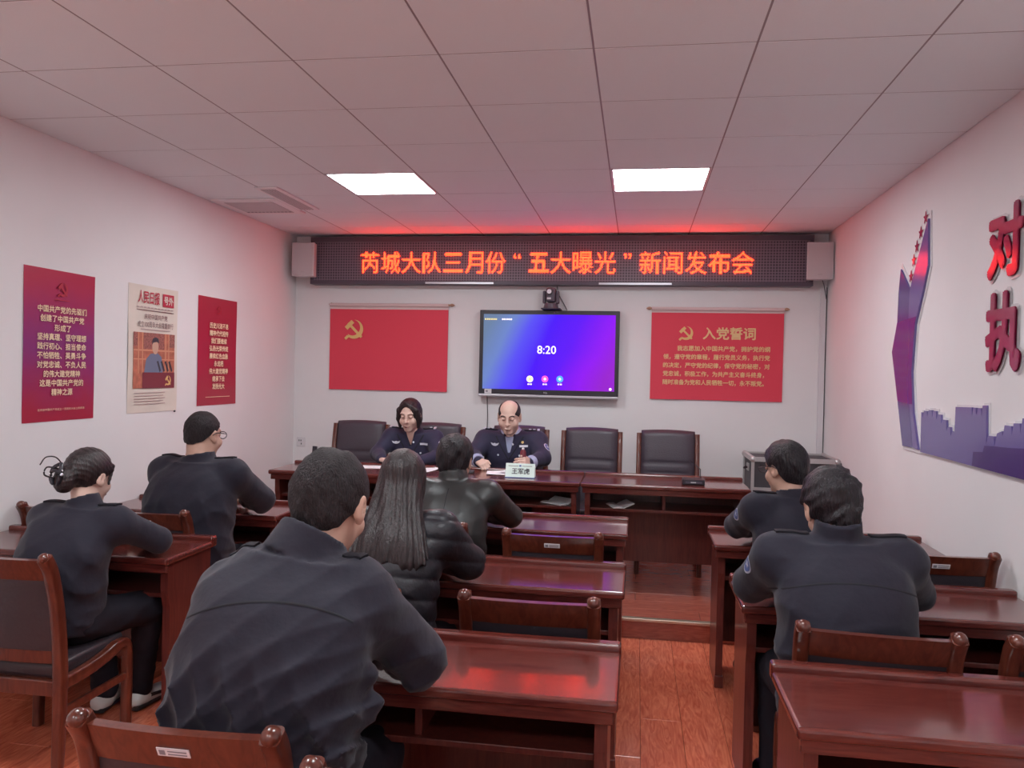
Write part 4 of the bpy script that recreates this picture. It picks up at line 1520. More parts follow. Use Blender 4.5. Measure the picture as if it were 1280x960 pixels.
def field_obj(fl, name, m, parent, org, iters=1):
    P, F = fl.mesh(org)
    me = bpy.data.meshes.new(name)
    me.vertices.add(len(P))
    me.vertices.foreach_set('co', P.astype(f32).ravel())
    me.loops.add(F.size)
    me.loops.foreach_set('vertex_index', F.astype(np.int32).ravel())
    me.polygons.add(len(F))
    me.polygons.foreach_set('loop_start', np.arange(0, F.size, 4, dtype=np.int32))
    me.polygons.foreach_set('use_smooth', np.ones(len(F), bool))
    me.update(calc_edges=True)
    me.materials.append(MATS[m])
    o = link(name, me, parent, (0, 0, 0) if parent else tuple(org))
    return o, BVHTree.FromPolygons([tuple(p) for p in (P + np.asarray(org))], F.tolist())


def rc(a, b, r1, r2=None):
    """round cone between a and b"""
    a, b = np.asarray(a, float), np.asarray(b, float)
    r2 = r1 if r2 is None else r2
    R = max(r1, r2)
    ba = b - a
    L = max(1e-9, ba @ ba)

    def fn(X, Y, Z):
        px, py, pz = X - f32(a[0]), Y - f32(a[1]), Z - f32(a[2])
        t = np.clip((px * f32(ba[0]) + py * f32(ba[1]) + pz * f32(ba[2])) / f32(L), 0, 1)
        return np.sqrt((px - t * f32(ba[0])) ** 2 + (py - t * f32(ba[1])) ** 2 + (pz - t * f32(ba[2])) ** 2) - (f32(r1) + f32(r2 - r1) * t)
    return np.minimum(a, b) - R, np.maximum(a, b) + R, fn


def el(c, rad, fr):
    """ellipsoid with axes fr = (right, fwd, up)"""
    c = np.asarray(c, float)
    A = np.array(fr)
    R = max(rad)

    def fn(X, Y, Z):
        px, py, pz = X - f32(c[0]), Y - f32(c[1]), Z - f32(c[2])
        q = [(px * f32(A[i][0]) + py * f32(A[i][1]) + pz * f32(A[i][2])) / f32(rad[i]) for i in range(3)]
        k0 = np.sqrt(q[0] ** 2 + q[1] ** 2 + q[2] ** 2) + f32(1e-6)
        k1 = np.sqrt((q[0] / f32(rad[0])) ** 2 + (q[1] / f32(rad[1])) ** 2 + (q[2] / f32(rad[2])) ** 2) + f32(1e-6)
        return k0 * (k0 - 1) / k1
    return c - R, c + R, fn


def loft(st, e=2.3):
    """stations (centre, right, forward, half width, half depth) blended along a line"""
    C = [np.asarray(s[0], float) for s in st]
    Rm = max(max(s[3], s[4]) for s in st)

    def fn(X, Y, Z):
        best = None
        for i in range(len(st) - 1):
            a, b = C[i], C[i + 1]
            ba = b - a
            L2 = max(1e-9, ba @ ba)
            L = math.sqrt(L2)
            px, py, pz = X - f32(a[0]), Y - f32(a[1]), Z - f32(a[2])
            tr = (px * f32(ba[0]) + py * f32(ba[1]) + pz * f32(ba[2])) / f32(L2)
            t = np.clip(tr, 0, 1)
            qx, qy, qz = px - t * f32(ba[0]), py - t * f32(ba[1]), pz - t * f32(ba[2])
            r0, r1 = np.asarray(st[i][1], float), np.asarray(st[i + 1][1], float)
            g0, g1 = np.asarray(st[i][2], float), np.asarray(st[i + 1][2], float)
            r = nv(r0 + r1)
            g = nv(g0 + g1)
            w_ = f32(st[i][3]) + f32(st[i + 1][3] - st[i][3]) * t
            d_ = f32(st[i][4]) + f32(st[i + 1][4] - st[i][4]) * t
            u = np.abs(qx * f32(r[0]) + qy * f32(r[1]) + qz * f32(r[2])) / w_
            v = np.abs(qx * f32(g[0]) + qy * f32(g[1]) + qz * f32(g[2])) / d_
            ell = ((u ** f32(e) + v ** f32(e) + f32(1e-9)) ** f32(1 / e) - 1) * np.minimum(w_, d_)
            axial = np.maximum(np.maximum(-tr, tr - 1), 0) * f32(L)
            dd = np.where(axial > 0, np.sqrt(np.maximum(ell, 0) ** 2 + axial ** 2), ell)
            best = dd if best is None else np.minimum(best, dd)
        return best
    return np.min(C, 0) - Rm, np.max(C, 0) + Rm, fn


def torso(p0, ax, L, r, g, bow, prof, e=2.4):
    """trunk: an oval whose width and depth change smoothly along a bowed axis; prof = (t, half width, half depth)"""
    t0, t1 = prof[0][0], prof[-1][0]
    tt = np.linspace(t0, t1, 200)
    W = np.interp(tt, [p[0] for p in prof], [p[1] for p in prof])
    D = np.interp(tt, [p[0] for p in prof], [p[2] for p in prof])
    ker = np.hanning(41)
    ker /= ker.sum()
    W = np.convolve(np.pad(W, 20, 'edge'), ker, 'valid')
    D = np.convolve(np.pad(D, 20, 'edge'), ker, 'valid')
    pts = [p0 + ax * L * t - g * bow * math.sin(PI * min(1, max(0, t))) for t in np.linspace(t0, t1, 9)]
    R = max(W.max(), D.max())

    def fn(X, Y, Z):
        px, py, pz = X - f32(p0[0]), Y - f32(p0[1]), Z - f32(p0[2])
        t = (px * f32(ax[0]) + py * f32(ax[1]) + pz * f32(ax[2])) / f32(L)
        tc = np.clip(t, t0, t1)
        w_ = np.interp(tc, tt, W).astype(f32)
        d_ = np.interp(tc, tt, D).astype(f32)
        u = np.abs(px * f32(r[0]) + py * f32(r[1]) + pz * f32(r[2])) / w_
        v = np.abs(px * f32(g[0]) + py * f32(g[1]) + pz * f32(g[2]) + f32(bow) * np.sin(f32(PI) * np.clip(tc, 0, 1))) / d_
        ell = ((u ** f32(e) + v ** f32(e) + f32(1e-9)) ** f32(1 / e) - 1) * np.minimum(w_, d_)
        axial = np.abs(t - tc) * f32(L)
        return np.where(axial > 0, np.sqrt(np.maximum(ell, 0) ** 2 + axial ** 2), ell)
    return np.min(pts, 0) - R, np.max(pts, 0) + R, fn


def drape(key, r, g, e=2.2):
    """hanging mass: oval sections (centre, half width, half depth) interpolated smoothly by height"""
    q = np.array(bez([(*k[0], k[1], k[2]) for k in key], 12))
    q = q[np.argsort(q[:, 2])]
    lo, hi = q[:, :3].min(0) - q[:, 3].max(), q[:, :3].max(0) + q[:, 3].max()

    def fn(X, Y, Z):
        z = np.clip(Z, q[0, 2], q[-1, 2])
        cx, cy, w_, d_ = (np.interp(z, q[:, 2], q[:, i]).astype(f32) for i in (0, 1, 3, 4))
        px, py = X - cx, Y - cy
        u = np.abs(px * f32(r[0]) + py * f32(r[1])) / w_
        v = np.abs(px * f32(g[0]) + py * f32(g[1])) / d_
        ell = ((u ** f32(e) + v ** f32(e) + f32(1e-9)) ** f32(1 / e) - 1) * np.minimum(w_, d_)
        return np.sqrt(np.maximum(ell, 0) ** 2 + (Z - z) ** 2) + np.minimum(ell, 0)
    return lo, hi, fn


def hand_prims(wr, dr, pn, side, curl, sc=1.0, spread=0.0):
    """palm and five fingers; dr = finger direction, pn = direction the palm faces"""
    wr, dr, pn = np.asarray(wr, float), nv(dr), np.asarray(pn, float)
    pn = nv(pn - dr * (pn @ dr))
    th = np.cross(dr, pn) * side            # towards the thumb
    out = []
    lens = (0.040, 0.044, 0.041, 0.032)
    offs = (0.029, 0.010, -0.010, -0.028)
    for L, o in zip(lens, offs):
        kn = wr + (dr * (0.088 - abs(o) * 0.18) + th * o) * sc
        out.append((rc(wr + th * o * 0.6 * sc + dr * 0.012, kn, 0.0150 * sc, 0.0120 * sc), 0.012))
        p, d, ang = kn, nv(dr + th * o * spread * 10), 0.0
        for j, fr_ in enumerate((1.0, 0.62, 0.5)):
            ang += curl[j]
            dd = d * math.cos(ang) + pn * math.sin(ang)
            q = p + dd * L * fr_ * sc
            out.append((rc(p, q, (0.0096 - 0.0008 * j) * sc, (0.0090 - 0.0009 * j) * sc), 0.004))
            p = q
    a = wr + (dr * 0.022 + th * 0.022) * sc
    b = wr + (dr * 0.055 + th * 0.050 + pn * 0.012) * sc
    c = wr + (dr * 0.085 + th * 0.050 + pn * 0.026) * sc
    out.append((rc(a, b, 0.0150 * sc, 0.0112 * sc), 0.010))
    out.append((rc(b, c, 0.0108 * sc, 0.0088 * sc), 0.004))
    return out


def strip(name, bvh, pts, width, dirn, m, parent, org, lift=0.0012):
    """a narrow strip laid on a surface: pts are 3D points, cast along dirn onto the surface"""
    hit = []
    for p in pts:
        h = bvh.ray_cast(Vector(p), Vector(dirn))
        if h[0] is not None:
            hit.append((h[0], h[1] if h[1].dot(Vector(dirn)) < 0 else -h[1]))
    if len(hit) < 2:
        return None
    b = B()
    rows = []
    for i, (p, nr) in enumerate(hit):
        t = (hit[min(i + 1, len(hit) - 1)][0] - hit[max(i - 1, 0)][0]).normalized()
        s = t.cross(nr).normalized()
        wd = width if not isinstance(width, (list, tuple)) else width[min(len(width) - 1, i * len(width) // len(hit))]
        q = p + nr * lift - Vector(org)
        rows.append((b.bm.verts.new(q - s * wd), b.bm.verts.new(q + nr * wd * 0.35), b.bm.verts.new(q + s * wd)))
    for a, c in zip(rows[:-1], rows[1:]):
        for k in (0, 1):
            b.bm.faces.new((a[k], a[k + 1], c[k + 1], c[k]))
    return b.obj(name, m, parent, smooth=True)


def decal(name, bvh, poly, ctr, xd, yd, dirn, m, parent, org, lift=0.002):
    """a flat outline pressed onto a surface"""
    xd, yd, ctr = Vector(xd), Vector(yd), Vector(ctr)
    n = len(poly)
    cx = sum(p[0] for p in poly) / n
    cy = sum(p[1] for p in poly) / n
    b = B()
    rings, depth = [], []
    for s in (0.0, 0.5, 1.0):
        ring = []
        for p in (poly if s else [(cx, cy)]):
            q = ctr + xd * (cx + (p[0] - cx) * s) + yd * (cy + (p[1] - cy) * s)
            h = bvh.ray_cast(q - Vector(dirn) * 0.25, Vector(dirn))
            if h[0] is None:
                return None
            nr = h[1] if h[1].dot(Vector(dirn)) < 0 else -h[1]
            depth.append(h[3])
            ring.append(b.bm.verts.new(h[0] + nr * lift - Vector(org)))
        rings.append(ring)
    if max(depth) - min(depth) > 0.045:        # would bridge a gap
        return None
    c, r1, r2 = rings
    for i in range(n):
        b.bm.faces.new((c[0], r1[i], r1[(i + 1) % n]))
        b.bm.faces.new((r1[i], r2[i], r2[(i + 1) % n], r1[(i + 1) % n]))
    return b.obj(name, m, parent, smooth=True)


def cloth_noise(seed, amp, lam, axis, fwd):
    rg = np.random.RandomState(seed)
    K = []
    for i in range(7):
        a = rg.uniform(-1.2, 1.2)
        k = nv(np.array(axis) * math.cos(a) + np.cross(axis, fwd) * math.sin(a) + np.array(fwd) * rg.uniform(-.4, .4))
        K.append((k * 2 * PI / (lam * rg.uniform(0.6, 1.8)), rg.uniform(0, 6.28), rg.normal(size=3) * 9, rg.uniform(0, 6.28), rg.normal(size=3) * 6, rg.uniform(0, 6.28)))

    def fn(P):
        o = np.zeros(len(P))
        for k, ph, m, ps, g, gp in K:
            th = P @ k + ph + 1.6 * np.sin(P @ m + ps)
            mask = np.clip(0.5 + 0.8 * np.sin(P @ g + gp), 0, 1)
            o += (1 - np.abs(np.sin(th / 2)) ** 0.7) * mask
        return -amp * (o / 1.9 - 0.40)
    return fn


def person(S):
    sc = S.get('sc', 1.0)
    org = np.array(S['org'], float)
    fwd = nv(S.get('fwd', (0, 1, 0)))
    upv = np.array([0, 0, 1.0])
    right = nv(np.cross(fwd, upv))
    pel, neck, head = (np.array(S[k], float) for k in ('pelvis', 'neck', 'head'))
    shr = nv(S.get('shr', right))
    girth = S.get('girth', 1.0)
    shw = S.get('shw', 0.185) * sc
    drop = S.get('drop', 0.065)
    ax = nv(neck - pel)
    # shoulder joints
    shc = neck - ax * drop * sc
    sh = {1: shc + shr * shw, -1: shc - shr * shw}
    bow = S.get('bow', 0.05)
    tf = nv(fwd - ax * (fwd @ ax))

    def spine(t):
        return pel + (neck - pel) * t - tf * bow * math.sin(PI * t) * 1.0
    elb = {1: np.array(S['elbR'], float), -1: np.array(S['elbL'], float)}
    wri = {1: np.array(S['wriR'], float), -1: np.array(S['wriL'], float)}
    hdir = {1: nv(S.get('hdR', wri[1] - elb[1])), -1: nv(S.get('hdL', wri[-1] - elb[-1]))}
    hpn = {1: np.array(S.get('hpR', (0, 0, -1)), float), -1: np.array(S.get('hpL', (0, 0, -1)), float)}
    curl = {1: S.get('curlR', (0.15, 0.3, 0.25)), -1: S.get('curlL', (0.15, 0.3, 0.25))}
    z0 = org[2]
    hip = {s: pel + right * s * 0.09 * sc - upv * 0.01 for s in (1, -1)}
    knee = {s: np.array(S['knee' + ('R' if s > 0 else 'L')], float) if 'kneeR' in S else hip[s] + fwd * 0.40 * sc + right * s * 0.05 + upv * (0.50 + z0 - hip[s][2]) for s in (1, -1)}
    ank = {s: np.array(S['ank' + ('R' if s > 0 else 'L')], float) if 'ankR' in S else np.array([*(knee[s] - fwd * 0.02)[:2], z0 + 0.085]) for s in (1, -1)}
    toe = {s: ank[s] + fwd * 0.165 + right * s * 0.03 - upv * 0.055 for s in (1, -1)}
    heel = {s: ank[s] - fwd * 0.035 - upv * 0.045 for s in (1, -1)}
    # head frame
    hf = nv(S.get('hf', fwd))
    hu = nv(S.get('hu', upv) - hf * (hf @ np.asarray(S.get('hu', upv), float)))
    hr = np.cross(hf, hu)
    hs = S.get('hs', 1.0)
    fr = (hr, hf, hu)

    def H(x, y, z):
        return head + (hr * x + hf * y + hu * z) * hs

    pts = [pel, neck, head + upv * 0.16, head - upv * 0.16] + list(sh.values()) + list(elb.values()) + list(wri.values()) + list(knee.values()) + list(toe.values()) + list(heel.values())
    pts += [wri[s] + hdir[s] * 0.2 for s in (1, -1)]
    pts += [pel - tf * (bow + 0.14), pel + right * 0.12, pel - right * 0.12]
    lo, hi = np.min(pts, 0) - 0.17, np.max(pts, 0) + 0.17
    lo[2] = z0 - 0.02
    fl = Field(lo, hi, S.get('cell', 0.006))
    LN = np.linalg.norm(neck - pel)
    rm = nv(right + shr)
    rm = nv(rm - ax * (rm @ ax))
    fl.add(torso(pel, ax, LN, rm, tf, bow, [(t, w_ * sc * girth, d_ * sc * girth) for t, w_, d_ in
                 ((0.0, 0.150, 0.095), (0.3, 0.135, 0.085), (0.6, 0.145, 0.095), (0.85, 0.140, 0.080), (0.97, 0.08, 0.055))]), 0.03)
    for s in (1, -1):
        fl.add(rc(neck - ax * 0.03, sh[s], 0.050 * sc, 0.048 * sc), 0.04)
        fl.add(rc(sh[s], elb[s], 0.047 * sc, 0.038 * sc), 0.025)
        fl.add(rc(elb[s], wri[s], 0.037 * sc, 0.025 * sc), 0.012)
        for pr_, k in hand_prims(wri[s], hdir[s], hpn[s], s, curl[s], S.get('hsz', 1.0)):
            fl.add(pr_, k)
        fl.add(rc(hip[s], knee[s], 0.080 * sc, 0.055 * sc), 0.03)
        fl.add(rc(knee[s], ank[s], 0.050 * sc, 0.034 * sc), 0.015)
        fl.add(rc(heel[s], toe[s], 0.030, 0.024), 0.02)
    # neck and head
    nr = S.get('neckr', 0.055)
    fl.add(rc(neck - ax * 0.02, H(0, -0.025, -0.045), nr * 1.06, nr * 0.97), 0.03)
    fat = S.get('fat', 1.0)
    h_ = Field.add
    fl.add(el(H(0, -0.012, 0.030), np.array((0.074, 0.094, 0.086)) * hs, fr), 0.02)
    fl.add(el(H(0, 0.018, -0.045), np.array((0.060 * fat, 0.068, 0.070)) * hs, fr), 0.025)
    fl.add(el(H(0, 0.064, -0.092), np.array((0.026 * fat, 0.020, 0.020)) * hs, fr), 0.022)
    for s in (1, -1):
        fl.add(el(H(s * 0.040 * fat, 0.060, -0.030), np.array((0.022, 0.020, 0.024)) * hs, fr), 0.02)      # cheek
        fl.add(rc(H(s * 0.012, 0.080, 0.032), H(s * 0.045, 0.068, 0.032), 0.007 * hs, 0.006 * hs), 0.016)     # brow
        fl.cut(el(H(s * 0.031, 0.097, 0.010), np.array((0.018, 0.012, 0.010)) * hs, fr), 0.012)             # socket
        fl.add(el(H(s * 0.031, 0.076, 0.011), np.array((0.0135, 0.0125, 0.010)) * hs, fr), 0.004)            # lid
        # ear
        er = nv(hr * s * 1.0 - hf * 0.35)
        ef = np.cross(hu, er) * s
        efr = (er, nv(hf + hr * s * 0.35), hu)
        fl.add(el(H(s * 0.079, -0.008, 0.000), np.array((0.0095, 0.021, 0.032)) * hs, efr), 0.006)
        fl.add(el(H(s * 0.076, 0.002, -0.026), np.array((0.008, 0.010, 0.012)) * hs, efr), 0.006)
        fl.cut(el(H(s * 0.090, 0.000, 0.002), np.array((0.0085, 0.011, 0.019)) * hs, efr), 0.004)
    fl.add(rc(H(0, 0.086, 0.018), H(0, 0.104, -0.024), 0.0080 * hs, 0.0115 * hs), 0.012)                      # nose
    for s in (1, -1):
        fl.add(el(H(s * 0.011, 0.094, -0.027), np.array((0.0085, 0.010, 0.007)) * hs, fr), 0.006)
    fl.add(el(H(0, 0.085, -0.060), np.array((0.022, 0.014, 0.0065)) * hs, fr), 0.006)
    fl.add(el(H(0, 0.083, -0.070), np.array((0.018, 0.013, 0.0065)) * hs, fr), 0.006)
    root, bvh = field_obj(fl, 'person', S['skin'], None, org)
    tag(root, S['label'], 'person', 'people in the room')

    # ---------------- trousers and shoes
    cl = S.get('ccell', 0.0085)
    ft = Field(lo, hi, cl)
    ft.add(loft([(pel + ax * 0.10, right, tf, 0.165 * sc * girth, 0.115 * sc * girth), (pel - ax * 0.02, right, tf, 0.175 * sc * girth, 0.125 * sc * girth)]), 0.03)
    for s in (1, -1):
        ft.add(rc(hip[s], knee[s], 0.096 * sc, 0.070 * sc), 0.04)
        ft.add(rc(knee[s], ank[s] + upv * 0.01, 0.066 * sc, 0.056 * sc), 0.02)
    ft.displace(cloth_noise(S.get('seed', 1) + 50, 0.005, 0.07, upv, fwd))
    field_obj(ft, 'trousers', S.get('trm', 'trousers'), root, org)
    for s in (1, -1):
        a, b = heel[s], toe[s]
        l2, h2 = np.minimum(a, b) - 0.08, np.maximum(a, b) + 0.11
        l2[2] = z0
        fs = Field(l2, h2, 0.006)
        fs.add(rc(a + upv * 0.005, b, 0.040, 0.036), 0.02)
        fs.add(rc(ank[s] - upv * 0.03, ank[s] - upv * 0.015, 0.044, 0.042), 0.02)
        fs.keep(lambda X, Y, Z: (z0 + 0.003 - Z) + 0 * X + 0 * Y, 0.004)
        so, sb = field_obj(fs, 'shoe', S.get('shoe', 'shoe_black'), root, org)
        if S.get('shoe_trim'):
            B().tube([(a - fwd * 0.03 - upv * 0.024 - org).tolist(), (b + fwd * 0.02 - upv * 0.018 - org).tolist()], [(0.042, 0.010), (0.040, 0.010)], 12).obj('sole', S['shoe_trim'], so)
            strip('shoe_stripe', sb, [a * (1 - t) + b * t + right * s * 0.2 + upv * (0.02 - 0.02 * t) for t in np.linspace(0.25, 0.8, 8)], 0.008, -right * s, S['shoe_trim'], so, org)
        if S.get('sock'):
            smooth_obj(B().tube([(ank[s] - org - upv * 0.02).tolist(), (ank[s] - org + upv * 0.10).tolist()], 0.060 * sc, 14).obj('sock', S['sock'], root))

    # ---------------- jacket
    fj = Field(lo, hi, S.get('jcell', cl))
    jw = S.get('jw', 1.0) * girth * sc
    jd = S.get('jd', 1.0) * girth * sc
    prof = S.get('prof', ((-0.10, 0.182, 0.130), (0.12, 0.188, 0.135), (0.35, 0.186, 0.132), (0.60, 0.190, 0.134), (0.82, 0.180, 0.112), (0.96, 0.115, 0.075)))
    fj.add(torso(pel, ax, LN, rm, tf, bow, [(t, w_ * jw, d_ * jd) for t, w_, d_ in prof]), 0.03)
    ar = S.get('ar', 1.0)
    for s in (1, -1):
        fj.add(rc(neck - ax * 0.045, sh[s], 0.058 * sc, 0.066 * sc * ar), 0.05)
        fj.add(rc(sh[s], elb[s], 0.069 * sc * ar, 0.058 * sc * ar), 0.045)
        fj.add(rc(elb[s], wri[s] - nv(wri[s] - elb[s]) * 0.015, 0.057 * sc * ar, 0.042 * sc * ar), 0.018)
    if S.get('puffy'):
        lam = S['puffy']

        def puff(P):
            h = (P - pel) @ ax
            return -0.008 * (np.abs(np.sin(h * PI / lam)) ** 0.55 - 0.6)
        fj.displace(puff)
    for a, b, r_ in S.get('folds', ()):
        fj.add(rc(a, b, r_, r_ * 0.6), 0.03)
    cn = cloth_noise(S.get('seed', 1), S.get('fold', 0.007), S.get('lam', 0.10), ax, tf)
    fj.displace(lambda P: cn(P) * np.clip((0.80 - (P - pel) @ ax / LN) / 0.35, 0.3, 1.0))         # folds gather low on the back
    # collar: ring standing round the neck
    ch = S.get('collar', 0.045)
    cr = S.get('collr', nr + 0.015)
    nd = nv(H(0, -0.025, -0.045) - neck)
    if ch:
        fj.add(loft([(neck - nd * 0.045, shr, tf, cr + 0.010, cr + 0.008), (neck + nd * ch - tf * 0.012, shr, tf, cr * 0.97, cr * 1.0)], 2.0), 0.012)
        fj.cut(loft([(neck + nd * (ch * 0.2), shr, tf, cr - 0.010, cr - 0.010), (neck + nd * (ch + 0.03), shr, tf, cr - 0.009, cr - 0.009)], 2.0), 0.005)
    if S.get('vneck'):
        # open front: wedge cut away below the throat
        c0 = neck + tf * (0.115 * sc) + nd * 0.02
        fj.cut(loft([(c0 + nd * 0.05 - tf * 0.03, shr, tf, 0.070, 0.075), (c0 - ax * S['vneck'], shr, tf, 0.010, 0.050)], 2.0), 0.006)
    jk, jb = field_obj(fj, S.get('jname', 'jacket'), S.get('jm', 'uniform'), root, org)

    # ---------------- hair
    hair = S.get('hair', 'short')
    hm = S.get('hm', 'hair_short')
    l2, h2 = head - 0.22, head + 0.20
    if hair == 'long':
        l2[2] -= 0.25
        l2[:2] -= 0.08
        h2[:2] += 0.08
    fh = Field(l2, h2, 0.0042)
    th = S.get('hth', 0.012)

    def loc(P):
        q = (P - head) / hs
        return q @ hr, q @ hf, q @ hu

    def locg(X, Y, Z):
        px, py, pz = X - head[0], Y - head[1], Z - head[2]
        return [(px * A[0] + py * A[1] + pz * A[2]) / hs for A in fr]
    if hair in ('short', 'bald'):
        fh.add(el(H(0, -0.014, 0.033), np.array((0.074 + th, 0.094 + th, 0.086 + th * 1.25)) * hs, fr), 0.0)
        fh.add(el(H(0, -0.045, -0.030), np.array((0.062, 0.055, 0.055)) * hs, fr), 0.03)
        s0, nb = S.get('hairline', (0.090, 0.086)), S.get('nape', (-0.075, -0.078))
        dv = nv(np.array(s0) - np.array(nb))
        nrm_ = np.array([-dv[1], dv[0]])

        def above(X, Y, Z):
            x, y, z = locg(X, Y, Z)
            base = -((y - nb[0]) * nrm_[0] + (z - nb[1]) * nrm_[1])
            ear = np.where(z < 0.026, 1, 0) * 0
            return (base + ear) * hs
        fh.keep(above, 0.006)
        for s in (1, -1):
            fh.cut(el(H(s * 0.090, 0.004, -0.012), np.array((0.028, 0.026, 0.034)) * hs, fr), 0.006)
        if hair == 'bald':
            fh.cut(el(H(0, 0.045, 0.105), np.array((0.070, 0.125, 0.085)) * hs, fr), 0.010)
        amp, fq = S.get('tuft', (0.004, 60))
        rg = np.random.RandomState(S.get('seed', 3) + 9)
        ks = [(rg.normal(size=3) * fq, rg.uniform(0, 6)) for _ in range(6)]
        fh.displace(lambda P: amp * sum(np.sin(P @ k + p + 1.2 * np.sin(P @ k[::-1] * 0.6)) for k, p in ks) / 3.0)
    elif hair == 'bob':
        fh.add(el(H(0, -0.014, 0.034), np.array((0.086, 0.104, 0.097)) * hs, fr), 0.0)
        fh.add(loft([(H(0, -0.030, 0.03), hr, hf, 0.082 * hs, 0.080 * hs), (H(0, -0.040, -0.04), hr, hf, 0.084 * hs, 0.066 * hs), (H(0, -0.040, -0.080), hr, hf, 0.074 * hs, 0.056 * hs)], 2.2), 0.02)
        fh.cut(el(H(0.004, 0.125, -0.012), np.array((0.066, 0.105, 0.118)) * hs, fr), 0.008)
        for s in (1, -1):
            fh.add(rc(H(s * 0.068, 0.046, 0.055), H(s * 0.080, 0.028, -0.02), 0.017 * hs, 0.018 * hs), 0.016)
            fh.add(rc(H(s * 0.080, 0.028, -0.02), H(s * 0.070, 0.032, -0.082), 0.018 * hs, 0.011 * hs), 0.012)
            fh.add(rc(H(0.012, 0.060, 0.112), H(s * 0.072, 0.044, 0.052), 0.011 * hs, 0.014 * hs), 0.012)
        fh.displace(lambda P: 0.0016 * np.sin(np.arctan2(loc(P)[0], -loc(P)[1] + 0.02) * 30 + 8 * loc(P)[2]))
    elif hair == 'bun':
        fh.add(el(H(0, -0.014, 0.034), np.array((0.086, 0.106, 0.099)) * hs, fr), 0.0)
        s0, nb = (0.095, 0.072), (-0.075, -0.075)
        dv = nv(np.array(s0) - np.array(nb))
        nrm_ = np.array([-dv[1], dv[0]])

        def above2(X, Y, Z):
            x, y, z = locg(X, Y, Z)
            return -((y - nb[0]) * nrm_[0] + (z - nb[1]) * nrm_[1]) * hs + 0 * x
        fh.keep(above2, 0.006)
        fh.add(el(H(0, -0.118, -0.020), np.array((0.052, 0.042, 0.060)) * hs, fr), 0.018)
        for s in (1, -1):
            fh.add(rc(H(s * 0.046, 0.070, 0.062), H(s * 0.066, 0.050, -0.020), 0.010 * hs, 0.005 * hs), 0.012)
            fh.cut(el(H(s * 0.090, 0.000, -0.006), np.array((0.022, 0.020, 0.030)) * hs, fr), 0.005)
        fh.displace(lambda P: 0.0010 * np.sin(loc(P)[2] * 300 + 14 * np.sin(loc(P)[1] * 18) + loc(P)[0] * 60))
    elif hair == 'long':
        fh.add(el(H(0, -0.014, 0.030), np.array((0.088, 0.108, 0.102)) * hs, fr), 0.0)
        st = S['fall']
        gg = nv(hf + fwd)
        key = [(H(0, -0.018, 0.075), 0.050 * hs, 0.060 * hs), (H(0, -0.022, 0.015), 0.085 * hs, 0.096 * hs)] + [(c_, w_, d_) for c_, w_, d_ in st]
        fh.add(drape(key, nv((hr[0], hr[1], 0)), nv((gg[0], gg[1], 0))), 0.02)

        def ragged(X, Y, Z):
            x, y, z = locg(X, Y, Z)
            zb = S['fall'][-1][0][2]
            return (zb + 0.018 * np.sin(x * 38 + 1) + 0.012 * np.sin(x * 90 + y * 40) + 0.10 * x * x) - Z
        fh.keep(ragged, 0.006)
        fh.cut(el(H(0, 0.120, -0.03), np.array((0.062, 0.090, 0.122)) * hs, fr), 0.008)

        def strands(P):
            x, y, z = loc(P)
            a = np.arctan2(x, 0.12 - y)
            g = 0.0016 * np.sin(a * 70 + 4 * np.sin(z * 12 + a * 6)) + 0.0030 * np.sin(a * 24 + 2.5 * np.sin(z * 8 + 1))
            return g * np.clip((0.10 - z) / 0.12, 0.25, 1)
        fh.displace(strands)
    ho, hb = field_obj(fh, 'hair', hm, root, org)

    # ---------------- face details
    if S.get('face'):
        dr = -hf
        for s in (1, -1):
            strip('eyebrow', bvh, [H(s * x, 0.2, z) for x, z in ((0.014, 0.028), (0.024, 0.033), (0.036, 0.034), (0.048, 0.028))], S.get('browt', 0.0032) * hs, dr, 'brow', root, org)
            strip('eyelash', bvh, [H(s * x, 0.2, z) for x, z in ((0.017, 0.006), (0.025, 0.0035), (0.034, 0.003), (0.044, 0.006))], 0.0022 * hs, dr, 'brow', root, org)
        strip('mouth', bvh, [H(x, 0.2, -0.0645 + 0.0015 * abs(x) / 0.02) for x in np.linspace(-0.022, 0.022, 9)], [0.0028 * hs, 0.0045 * hs, 0.0062 * hs, 0.0045 * hs, 0.0028 * hs], dr, S['face'], root, org)
    if S.get('glasses'):
        g = empty('glasses_tmp', (0, 0, 0))
        bpy.data.objects.remove(g)
        b = B()
        for s in (1, -1):
            ring = [H(s * (0.034 + 0.026 * math.cos(a)), 0.106, 0.010 + 0.019 * math.sin(a)) - org for a in np.linspace(0, 2 * PI, 21)]
            b.tube([tuple(p) for p in ring], 0.0022, 6)
            b.tube([tuple(H(s * 0.060, 0.105, 0.016) - org), tuple(H(s * 0.082, 0.06, 0.018) - org), tuple(H(s * 0.088, -0.005, 0.018) - org), tuple(H(s * 0.086, -0.028, 0.004) - org)], 0.0026, 6)
        b.tube([tuple(H(-0.009, 0.107, 0.014) - org), tuple(H(0.009, 0.107, 0.014) - org)], 0.002, 6)
        gl = b.obj('spectacles', 'black_plastic', root)
        for s in (1, -1):
            poly = [tuple(H(s * (0.034 + 0.025 * math.cos(a)), 0.106, 0.010 + 0.018 * math.sin(a)) - org) for a in np.linspace(0, 2 * PI, 20, endpoint=False)]
            q = B()
            q.bm.faces.new([q.bm.verts.new(p) for p in poly])
            q.obj('lens', 'spectacle_glass', gl)
    # ---------------- uniform details
    if S.get('yoke'):
        t0 = S['yoke']
        ptsl = []
        for u in np.linspace(-1, 1, 33):
            c_ = neck - ax * (t0 + 0.045 * abs(u) ** 2.2) + shr * u * (shw + 0.035)
            ptsl.append(c_ - tf * 0.5)
        strip('yoke_seam', jb, ptsl, 0.0032, tf, 'seam', jk, org, 0.0008)
